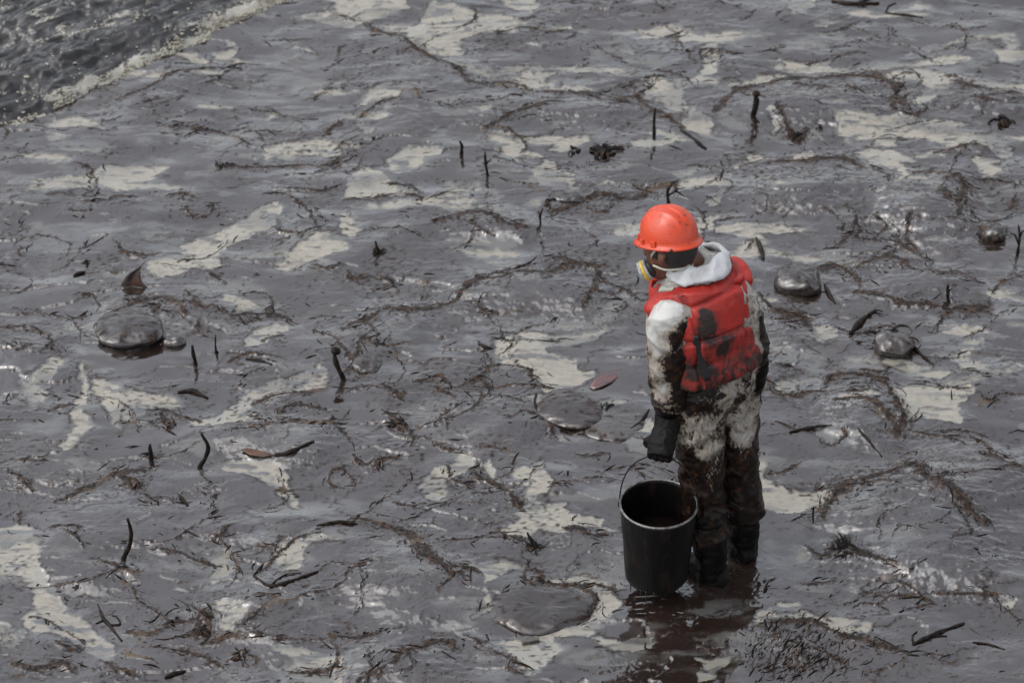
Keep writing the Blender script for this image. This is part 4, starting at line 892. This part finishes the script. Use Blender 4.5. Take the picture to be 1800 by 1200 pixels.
b = MB(); b.loft([mc+HL*.040-HF*.01, hdc+HL*.074-HU*.040+HF*.03, hdc+HL*.072-HU*.050-HF*.03, hdc-HF*.085-HU*.052, hdc-HL*.072-HU*.05-HF*.03, mc-HL*.04-HF*.01], UP, .005, .0025, 8, 40); b.build('strap', M['tape'], mask)
b = MB(); b.loft([mc+HL*.040-HF*.01+HU*.02, hdc+HL*.079+HF*.035+HU*.0, hdc+HL*.083-HF*.000+HU*.04], UP, .005, .0025, 8, 16); b.build('strap', M['tape'], mask)

# ================================================================== THE BUCKET
t = NT('oily_bucket'); p = t.obj()
t.set(Base_Color=t.mix(t.step(.5, .68, t.noise(t.scale(p, (1, 1, .4)), 22, 4, .6)), (.003, .0027, .0025), (.010, .0065, .005)), Roughness=t.mixf(t.noise(p, 14, 3), .30, .55), IOR=1.22,
      Normal=t.bump(t.math('ADD', t.noise(t.scale(p, (1, 1, .35)), 34, 4, .6), t.math('MULTIPLY', t.noise(p, 110, 3), .4)), .7, .006)); M['bucket'] = t.m
bo_ = bkC-UP*BH
bucket = bpy.data.objects.new('bucket', None); COL.objects.link(bucket); bucket.location = bo_; bucket.empty_display_size = .1
tag(bucket, 'oil-coated round bucket with wire bail hanging from the gloved hand', 'bucket')
def ringrow(c, r, n=56): return [c+bkA*r*math.cos(a)+bkB*r*math.sin(a) for a in np.linspace(0, 2*math.pi, n, endpoint=False)]
prof = [(0, -.001), (.6, -.001), (BB/BR*.97, 0), (BB/BR, .006)]+[(BB/BR+(1-BB/BR)*q, .006+(BH-.006)*q) for q in np.linspace(.06, 1, 16)]+[(.975, BH), (.965, BH-.012)]+[(.96-(.96-BB/BR*.97)*q, BH-.012-(BH-.03)*q) for q in np.linspace(.1, 1, 6)]
Vb_, Fb_ = [], []; n = 56
for f_, z_ in prof: Vb_ += ringrow(bo_+UP*z_, max(f_, .001)*BR, n)
for i in range(len(prof)-1):
    for j in range(n): j2 = (j+1) % n; Fb_.append((i*n+j, i*n+j2, (i+1)*n+j2, (i+1)*n+j))
body = mk('bucket_body', Vb_, Fb_, M['bucket'], bucket, bo_); V = coords(body); V[:, :2] *= 1+(.020*pn3(V, 9)+.012*pn3(V*np.array([1, 1, .4]), 30))[:, None]*(1-sst(BH*.85, BH, V[:, 2]))[:, None]; set_coords(body, V)
M['rim'] = simple('bucket_rim_metal', (.08, .075, .07), .28, 1.9, 60, .6, (.01, .008, .007), 34, .44, .58)
b = MB(); rr_ = np.array(ringrow(bkC+UP*.002, BR*1.0, 72)); rr_ = np.vstack([rr_, rr_[:1]]); b.loft(rr_, UP, .0048, .0048, 10, cap=False); b.build('rim', M['rim'], bucket, bo_)
t = NT('bucket_oil'); p = t.obj(); t.set(Base_Color=(.010, .007, .006), Roughness=.12, IOR=1.33, Normal=t.bump(t.noise(p, 30, 3), .15, .004)); M['inoil'] = t.m
b = MB(); b.loft([bkC-UP*.165, bkC-UP*.160], bkA, BR*.90, BR*.90, 48); b.build('oil_fill', M['inoil'], bucket, bo_)
b = MB(); b.loft(np.array([bail(u) for u in np.linspace(-1, 1, 40)]), bkB, .0028, .0028, 8); bl = b.build('bail', M['stick'], bucket, bo_)
for s in (-1, 1):
    b = MB(); b.ball(bkC+bkA*BR*1.02*s-UP*.022, bkA, bkB, UP, .008, .014, .016, 12, 8); b.build('bail_ear', M['bucket'], bucket, bo_)
b = MB(); q = bail(-.30); b.loft([q, q-UP*.012, q-UP*.022], bkB, [.008, .007, .001], [.004, .004, .001], 8); b.build('tar_blob', M['stick'], bl)
for a_, l_ in ((3.9, .035), (4.2, .022), (4.55, .05), (4.8, .02), (4.35, .018)):
    c = bo_+bkA*BB*.98*math.cos(a_)+bkB*BB*.98*math.sin(a_)
    b = MB(); b.loft([c+UP*.012, c-UP*.004, c-UP*l_], bkA, [.005, .0028, .0010], [.005, .0028, .0010], 8, 6); b.build('drip', M['inoil'], bucket, bo_)
# ================================================================== STICKS, ROCKS, WEED AND OTHER FLOTSAM
PX = lambda q: np.linalg.norm(gz(*q)-CAM)/FPX          # metres per photo pixel at that spot
def rough(o, amp, sc, seed=0):
    V = coords(o); V += normals(o)*(amp*pn3(V, sc, seed))[:, None]; set_coords(o, V)
def standing(base, top, rpx, label, name='stick', bend=.15, knob=0, twigs=(), group=None, mat='stick'):
    B = gz(*base); T = onY(top[0], top[1], B[1]+random.uniform(-.01, .03)); s = PX(base); r = rpx*s; L = np.linalg.norm(T-B)
    root = B-nrm(T-B)*.05; side = nrm(np.cross(T-B, CD))*bend*L
    P = [root, B, B*.66+T*.34+side*.8, B*.33+T*.67+side, T]; b = MB()
    b.tube(P, [r*1.1, r*1.15, r, r*.95, r*.55], 8, 16)
    if knob: b.ball(T-nrm(T-B)*r, CR, CU, CD, knob*s, knob*s*1.1, knob*s, 10, 7); b.ball(T+CR*knob*s*.7-UP*knob*s*.8, CR, CU, CD, knob*s*.8, knob*s*.9, knob*s*.7, 10, 7)
    o = b.build(name, M[mat], None, B); rough(o, r*.45, 1/(r*4), len(label)); tag(o, label, 'stick' if name != 'reed' else 'reed', group)
    for (f, q, tr) in twigs:
        A = B+(T-B)*f+side*.7; E = onY(q[0], q[1], B[1]+.02); t_ = MB(); t_.tube([A, (A+E)/2+UP*.3*np.linalg.norm(E-A), E], [tr*s*1.2, tr*s, tr*s*.4], 6, 10); t_.build('twig', M[mat], o, B)
    return o
def lying(line, rpx, label, name='branch', lift=.35, twigs=(), group=None, mat='stick', cat='branch'):
    s = PX(line[0]); r = rpx*s; P = [gz(q[0], q[1], r*lift) for q in line]
    if len(P) == 2: P = [P[0], P[0]*.65+P[1]*.35+UP*r*.4, P[0]*.3+P[1]*.7+UP*r*.2, P[1]]
    m = 18; b = MB(); R = [r*.55]+[r]*(len(P)-2)+[r*.35]; b.tube(P, R, 8, m); c = P[0]
    o = b.build(name, M[mat], None, c); rough(o, r*.5, 1/(r*4.5), len(label)); tag(o, label, cat, group)
    for tl, tr in twigs:
        t_ = MB(); t_.tube([gz(q[0], q[1], r*lift) for q in tl], np.linspace(tr*s, tr*s*.4, len(tl)), 6, 12); t_.build('twig', M[mat], o, c)
    return o
SMALL = 'short oily sticks standing in the oil'
standing((217, 983), (224, 911), 4.2, 'tallest thick black stick standing alone in smooth oil, its top bent over', bend=-.10)
standing((604, 668), (588, 612), 4.6, 'leaning black stump with a lumpy knob at the tip of a long pale pool', 'stump', bend=.06, knob=7)
standing((351, 822), (354, 762), 4.0, 'curved black stick standing between a pale pool and a shorter stub', bend=-.16)
standing((266, 810), (264, 780), 4.0, 'stubby black stick standing on a brown weed bank near a curved stick', bend=.03)
standing((344, 640), (338, 606), 3.2, 'slanting charred stick just in front of the round flat rock', bend=.02)
standing((380, 622), (379, 588), 1.6, 'hair-thin reed with a dark blob at its foot beside a slanting charred stick', 'reed', bend=.02, twigs=[(.02, (384, 620), 2.6)])
standing((857, 308), (853, 266), 2.6, 'thin upright stick with bristly weed around it behind a ring of oil', bend=.03, twigs=[(.3, (847, 285), 1), (.4, (866, 280), 1)])
standing((811, 273), (808, 248), 2.6, 'small hooked stick standing beside pale streaks and a bristly thin stick', bend=-.08)
standing((1150, 246), (1152, 190), 2.8, 'straight tall stick standing to the side of two black weed clumps', bend=.02)
standing((1668, 530), (1667, 500), 3.0, 'forked stub standing in a smooth bluish stretch of oil', bend=.05, twigs=[(.5, (1673, 508), 1.6)])
standing((1788, 450), (1790, 395), 2.6, 'forked bare branch standing beside a brown weed heap', 'forked_branch', bend=-.05, twigs=[(.5, (1800, 405), 1.6), (.35, (1776, 410), 1.6)])
standing((1181, 375), (1174, 330), 3.0, 'branch stub standing just behind the orange hard hat', bend=.05, twigs=[(.7, (1203, 346), 1.8), (.8, (1190, 318), 1.4)])
standing((942, 962), (927, 935), 3.6, 'pointed black stub leaning at the end of a branching pale pool', bend=.03)
standing((668, 445), (660, 424), 2.8, 'small stub rising out of a star of dark weed', bend=.04, twigs=[(.1, (680, 440), 1.6), (.1, (652, 446), 1.6)])
standing((1673, 702), (1672, 684), 1.2, 'needle-thin twig standing in a bright pale pool', 'twig_upright', bend=0)
standing((1429, 908), (1430, 890), 1.6, 'tiny cross-shaped twig beside the big domed boulder', 'twig_upright', bend=0, twigs=[(.7, (1436, 893), 1.2), (.7, (1424, 894), 1.2)])
standing((950, 396), (954, 366), 1.8, 'pair of fine twigs standing over a brown weed ridge', 'twig_upright', bend=.05, twigs=[(.2, (946, 372), 1.4)])
standing((1323, 205), (1328, 162), 4.5, 'ragged black post stump standing on a weedy hump', 'stump', bend=-.06, knob=5)
lying([(483, 800), (510, 794), (552, 777)], 5.0, 'thick black branch lying on wrinkled oil next to a rusty leaf')
lying([(312, 690), (338, 688), (366, 700)], 4.0, 'flat black driftwood sliver lying beside a pale forked pool', 'driftwood')
lying([(1508, 752), (1530, 776), (1550, 802)], 2.6, 'straight thin branch lying on smooth oil beside a weedy hump')
lying([(1494, 588), (1510, 570), (1527, 554)], 6.0, 'short thick log end next to the big tangled black weed heap', 'log', .6, [([(1527, 554), (1540, 548), (1552, 550)], 3)])
lying([(1578, 588), (1610, 615), (1642, 642)], 3.2, 'long straight pole leaning out of the tangled black weed heap')
lying([(1329, 420), (1343, 457)], 4.5, 'stubby grey pole lying by the pale pool behind the worker', 'pole', .6)
lying([(446, 1012), (474, 1031), (510, 1022), (560, 1004)], 3.2, 'bent V-shaped branch framing a patch of pale emulsion', twigs=[([(474, 1031), (500, 1012), (530, 1008)], 2), ([(446, 1012), (462, 992), (480, 982)], 1.6)])
lying([(172, 1062), (181, 1085), (192, 1098), (214, 1126)], 3.0, 'forked twig lying half sunk beside the broad brownish pool', twigs=[([(192, 1098), (211, 1097), (205, 1084), (197, 1082)], 2.4), ([(182, 1090), (168, 1096)], 2)])
lying([(556, 924), (600, 918), (636, 922)], 3.2, 'black leafy stem lying along the start of a long weed ridge')
lying([(1462, 3), (1500, 8), (1545, 7)], 4.0, 'longest black branch lying across pale water beside a kinked thin one', twigs=[([(1500, 8), (1520, 2), (1538, -3)], 2.4)])
lying([(1557, 24), (1590, 28), (1622, 31)], 2.4, 'thin kinked branch lying beside the longest black branch', twigs=[([(1557, 24), (1562, 12), (1575, 6)], 2)])
lying([(1606, 1132), (1650, 1112), (1694, 1096)], 4.2, 'black splintered branch lying in dark combed weed', twigs=[([(1606, 1132), (1604, 1118), (1612, 1110)], 2.6), ([(1640, 1118), (1665, 1118)], 2.4)])
lying([(432, 631), (455, 634), (478, 641)], 3.0, 'small black twig lying beside a bright triangular pool')
lying([(1449, 500), (1458, 520), (1469, 534)], 4.2, 'short black stub lying against the smooth crescent rock')
lying([(1196, 228), (1218, 244), (1241, 262)], 2.8, 'slanting thin branch lying beside the pale rivulet behind the worker')
lying([(1710, 1128), (1738, 1132), (1766, 1141)], 2.0, 'fine straight twig lying on dark oil by itself')
lying([(312, 868), (331, 888)], 2.4, 'tiny loose twig lying on open smooth oil')
lying([(290, 1192), (308, 1184), (326, 1180)], 4.6, 'black wood chunk lying in open oil near a loose weed knot', 'driftwood')
lying([(129, 487), (150, 478)], 3.0, 'little black splinter lying near a spiky weed tuft')
lying([(841, 604), (852, 609), (867, 613)], 3.0, 'curled black twig lying at the tip of the largest pale pool')
lying([(1388, 760), (1420, 753), (1463, 747)], 3.2, 'glistening black stem lying on open oil a stride from the coverall leg')
lying([(943, 692), (940, 706), (944, 722)], 2.2, 'curved black stem hugging the edge of the mottled rock')
lying([(1106, 756), (1126, 742), (1141, 720)], 3.4, 'black blade of weed lying beside the round translucent hump')

# ---- boulders breaking the oil, coated all over
def rock(c, a, bpx, h, label, sink=.35, sq=2.4, seed=0, sludge_k=.5, film_k=0.0, rot=0.0, lumps=.08):
    s = PX(c); P = gz(*c); P[2] = min(P[2], .03); rx, ry = a*s, bpx*s/.60; nu, nv = 90, 34; V = []; F = []
    for i in range(1, nv):
        ph = math.pi*i/nv
        for j in range(nu):
            t_ = 2*math.pi*j/nu; sp, cp = math.sin(ph), math.cos(ph); f = lambda q: math.copysign(abs(q)**(2/sq), q)
            V.append((rx*f(sp)*f(math.cos(t_)), ry*f(sp)*f(math.sin(t_)), h*f(cp)))
    V += [(0, 0, h), (0, 0, -h)]; tp, bt = len(V)-2, len(V)-1
    for j in range(nu):
        j2 = (j+1) % nu; F += [(tp, j, j2), (bt, (nv-2)*nu+j2, (nv-2)*nu+j)]
        for i in range(nv-2): F.append((i*nu+j, (i+1)*nu+j, (i+1)*nu+j2, i*nu+j2))
    V = np.array(V); k = 1+lumps*pn3(V, .8/rx, seed)*2+lumps*.5*pn3(V, 2.2/rx, seed+3); V = V*k[:, None]; V[:, 2] += .22*h*pn3(V, 1.8/rx, seed+5)+.0030*pn3(V*np.array([1, 2.2, 1]), 24, seed+8)+.0016*pn3(V*np.array([1, 2.2, 1]), 60, seed+9)
    ca, sa = math.cos(rot), math.sin(rot); V = np.stack([V[:, 0]*ca-V[:, 1]*sa, V[:, 0]*sa+V[:, 1]*ca, V[:, 2]], -1); V[:, 2] += h*(1-2*sink)
    o = mk('oil_coated_rock', V, F, M['oilrock']); o.location = P
    W = V+P; edge = sst(.55, .95, np.hypot(V[:, 0]/rx, V[:, 1]/ry)); n_ = pn3(W*np.array([1, 2, 1]), 22, seed)+.6*pn3(W, 60, seed)
    setattr_pts(o, 'sludge_shade', np.clip(sst(.15, .5, n_*.8+edge*sludge_k*.5-(1-sludge_k)*.3), 0, 1)); setattr_pts(o, 'film', film_k*sst(-.2, .3, pn3(W, 9, seed)))
    tag(o, label, 'rock', 'oil-coated rocks breaking the surface'); return o
rock((228, 580), 60, 32, .034, 'round flat rock coated in oil, black underside showing, behind a slanting stick', .36, 2.3, 3, .55, lumps=.11)
rock((1402, 497), 42, 23, .045, 'smooth crescent-shaped rock with brown weed on its top', .30, 2.5, 5, .55, rot=-.15)
rock((998, 722), 56, 30, .018, 'mottled flat rock in front of the red leaf, weed loops on its side', .44, 2.2, 7, .65, lumps=.13)
rock((1083, 745), 52, 34, .013, 'low pale rounded hump of rock close to the dangling glove', .45, 2.1, 9, .5, .25, lumps=.2)
rock((950, 1072), 92, 38, .024, 'wide slab of rock ringed by a pale pool, wet front edge shining', .44, 2.2, 11, .6, lumps=.16)
rock((305, 603), 22, 9, .022, 'small rounded stone touching the round flat rock', .35, 2.2, 13, .2)
rock((1570, 612), 34, 20, .045, 'lumpy black stone under the big tangled weed heap', .30, 2.2, 15, .6, lumps=.16)
rock((1000, 350), 26, 9, .02, 'small low stone beside two bright pale pools', .4, 2.2, 17, .4)
rock((645, 640), 26, 16, .025, 'shiny small stone by the leaning knobbed stump', .45, 2.2, 19, .5, lumps=.14)
rock((1745, 414), 24, 14, .035, 'brown weed-grown stone near the forked bare branch', .3, 2.2, 21, 1.0, lumps=.15)

# ---- clumps of weed: every blade a part
def clump(c, rpx, n, label, mat='weed', tall=.5, wide=.22, flat=1.0):
    s = PX(c); P = gz(*c); R = rpx*s; e = bpy.data.objects.new('seaweed_clump', None); COL.objects.link(e); e.location = P; e.empty_display_size = .02
    tag(e, label, 'seaweed', 'oily seaweed clumps')
    for k in range(n):
        a = random.uniform(0, 6.28); L = R*random.uniform(.5, 1.15); d = np.array([math.cos(a), math.sin(a)*flat, 0]); st_ = np.array([random.gauss(0, R*.25), random.gauss(0, R*.25), -.004])
        h_ = L*tall*random.uniform(.3, 1.2); cv = np.array([-d[1], d[0], 0])*random.gauss(0, .35)*L
        pts = [st_, st_+d*L*.35+UP*h_+cv*.3, st_+d*L*.75+UP*h_*.8+cv, st_+d*L+UP*h_*.05+cv*1.3]; w_ = R*wide*random.uniform(.45, 1.1)
        b = MB(); b.loft(pts, np.cross(d, UP)+UP*random.gauss(0, .5), [w_*.5, w_, w_*.8, w_*.15], [w_*.22, w_*.25, w_*.2, w_*.06], 6, 8); o = b.build('blade', M[mat], e); rough(o, w_*.25, .5/w_, k)
clump((1058, 268), 25, 16, 'large glossy black weed clump ringed by smooth oil', tall=.55)
clump((1010, 265), 13, 9, 'smaller black weed clump with a reddish foot beside a larger one', tall=.7)
clump((1556, 598), 42, 18, 'big tangled black weed heap on a lumpy stone', tall=.45, wide=.12)
clump((1756, 213), 32, 12, 'flat black weed tangle on a grey stretch beyond the pale bands', tall=.25, wide=.14, flat=.6)
clump((1736, 412), 24, 14, 'brown weed heap beside the forked bare branch', 'weed_brown', .6, .2)
clump((665, 818), 15, 14, 'upright reddish-brown weed tuft on open oil', 'weed_brown', 1.3, .12)
clump((149, 462), 9, 8, 'small spiky black weed tuft near a little splinter', tall=.9)
clump((966, 352), 12, 9, 'dark weed tuft wedged between two bright pools', tall=.7)
clump((1399, 240), 16, 10, 'round dark weed ball at the end of a curved ridge', 'weed', .6, .2)
clump((1440, 224), 9, 7, 'tiny star of weed beside a wide pale pool', tall=.7)
clump((355, 1108), 18, 12, 'loose weed knot beside a small round pale pool', tall=.35, wide=.14)
clump((425, 1152), 20, 12, 'fan of dark weed hanging off a curved ridge', tall=.35, wide=.12)
clump((702, 745), 20, 12, 'feathery weed frond cluster on wrinkled oil', tall=.3, wide=.14)
clump((1488, 962), 34, 20, 'black shredded weed in the dip under the big domed boulder', tall=.25, wide=.09)
clump((135, 1030), 10, 7, 'little black weed knot beside the broad brownish pool', tall=.5)
clump((945, 960), 17, 10, 'spray of thin weed around the pointed black stub', tall=.4, wide=.1)
clump((1058, 722), 24, 10, 'looping weed stems draped over the mottled rock', tall=.3, wide=.09)
clump((662, 440), 14, 8, 'star of dark weed around a small stub', tall=.3, wide=.12)
clump((295, 745), 14, 9, 'brown weed knot beside the forked pale rivulets', 'weed_brown', .5, .2)
clump((240, 850), 16, 10, 'brown weed wad on the slope of a weedy bank', 'weed_brown', .4, .22)
clump((393, 290), 10, 8, 'dark tuft where a long weed line begins', tall=.6)

# ---- leaves and bits with their own look
def slab(pts, label, name, cat, mat, th=.004, z=.004, curl=0.0):
    P = [gz(q[0], q[1]) for q in pts]; c = np.mean(P, axis=0); P = [np.array([q[0], q[1], c[2]+z]) for q in P]; n = len(P); R = max(np.linalg.norm(q-c) for q in P)
    rings = [.0, .35, .7, 1.0]; V = []; F = []
    for sgn in (1, -1):
        for f in rings[1:]:
            for q in P: w_ = c+np.array([0, 0, z])+(q-c-np.array([0, 0, z]))*f; w_ = w_+UP*(curl*(np.linalg.norm(w_-c)/R)**2*(1 if sgn else 1)); V.append(w_+UP*th*.5*sgn)
        V.append(c+UP*(z+th*.5*sgn))
    K = 3*n+1
    for base, flip in ((0, 0), (K, 1)):
        for j in range(n):
            j2 = (j+1) % n; T = [(base+3*n, base+j, base+j2)]+[(base+i*n+j, base+(i+1)*n+j, base+(i+1)*n+j2, base+i*n+j2) for i in range(2)]
            F += [t_[::-1] if flip else t_ for t_ in T]
    for j in range(n): j2 = (j+1) % n; F.append((2*n+j, K+2*n+j, K+2*n+j2, 2*n+j2))
    o = mk(name, V, F, mat, None, c); rough(o, .004, 25, 3); return tag(o, label, cat)
M['redleaf'] = simple('red_leaf', (.085, .030, .028), .22, 1.8, 50, .3, (.04, .022, .022), 22)
slab([(1036, 682), (1042, 670), (1056, 661), (1076, 654), (1098, 647), (1090, 660), (1076, 673), (1058, 682), (1044, 686)], 'dull red leaf lying on oil beside the largest pale pool', 'red_leaf', 'leaf', M['redleaf'], .003, .003, .001)
M['rustleaf'] = simple('rusty_leaf', (.085, .038, .020), .4, 1.45, 60, .4, (.05, .022, .014), 30)
slab([(423, 792), (434, 785), (452, 788), (470, 796), (482, 804), (462, 806), (440, 803)], 'rusty brown leaf lying against the thick black branch', 'rusty_leaf', 'leaf', M['rustleaf'], .004, .006, .008)
M['greywood'] = simple('grey_wood', (.075, .070, .062), .45, 1.5, 60, .5, (.03, .026, .022), 40)
c = gz(932, 1128); b = MB(); b.box(c+UP*.008, nrm((.97, .25, 0)), nrm((-.25, .97, 0)), UP, .034, .013, .010); o = b.build('wood_block', M['greywood'], None, c, False); bv_ = o.modifiers.new('b', 'BEVEL'); bv_.width = .004; bv_.segments = 2; tag(o, 'small grey wood block lying in a bright pale pool', 'wood')
M['pinkstone'] = simple('pink_stone', (.12, .095, .085), .35, 1.5, 40, .3, (.06, .05, .045), 30)
c = gz(1562, 1014); b = MB(); b.ball(c, CR, np.array([0, 1., 0]), UP, .034, .028, .016, 18, 12); o = b.build('pebble', M['pinkstone'], None, c); rough(o, .008, 30, 2); tag(o, 'pinkish bare pebble beside the shredded black weed', 'pebble')
# dark triangular fin of debris standing out of the oil
A, B_, C_ = gz(211, 503), gz(257, 507), onY(249, 468, gz(235, 504)[1]+.02); V, F = [], []; n = 10
for s in (0, 1):
    for i in range(n+1):
        f = i/n; l = A*(1-f)+C_*f+np.array([-.012, 0, .006])*math.sin(f*math.pi); r = B_*(1-f)+C_*f-np.array([.016, 0, 0])*math.sin(f*math.pi)
        for j in range(5):
            g = j/4; V.append(l*(1-g)+r*g+np.array([0, .010*math.sin(g*math.pi)+s*.009, 0])-UP*(.02 if i == 0 else 0))
K = (n+1)*5
for i in range(n):
    for j in range(4): q = (i*5+j, i*5+j+1, (i+1)*5+j+1, (i+1)*5+j); F += [q, tuple(K+k for k in q[::-1])]
    F += [(i*5, (i+1)*5, K+(i+1)*5, K+i*5), (i*5+4, K+i*5+4, K+(i+1)*5+4, (i+1)*5+4)]
M['fin'] = simple('dark_shell', (.014, .009, .008), .35, 1.45, 50, .5, (.050, .020, .012), 30)
o = mk('debris_fin', V, F, M['fin'], None, A); rough(o, .003, 30, 4); tag(o, 'dark brown fin-shaped shard standing out of the oil', 'debris')
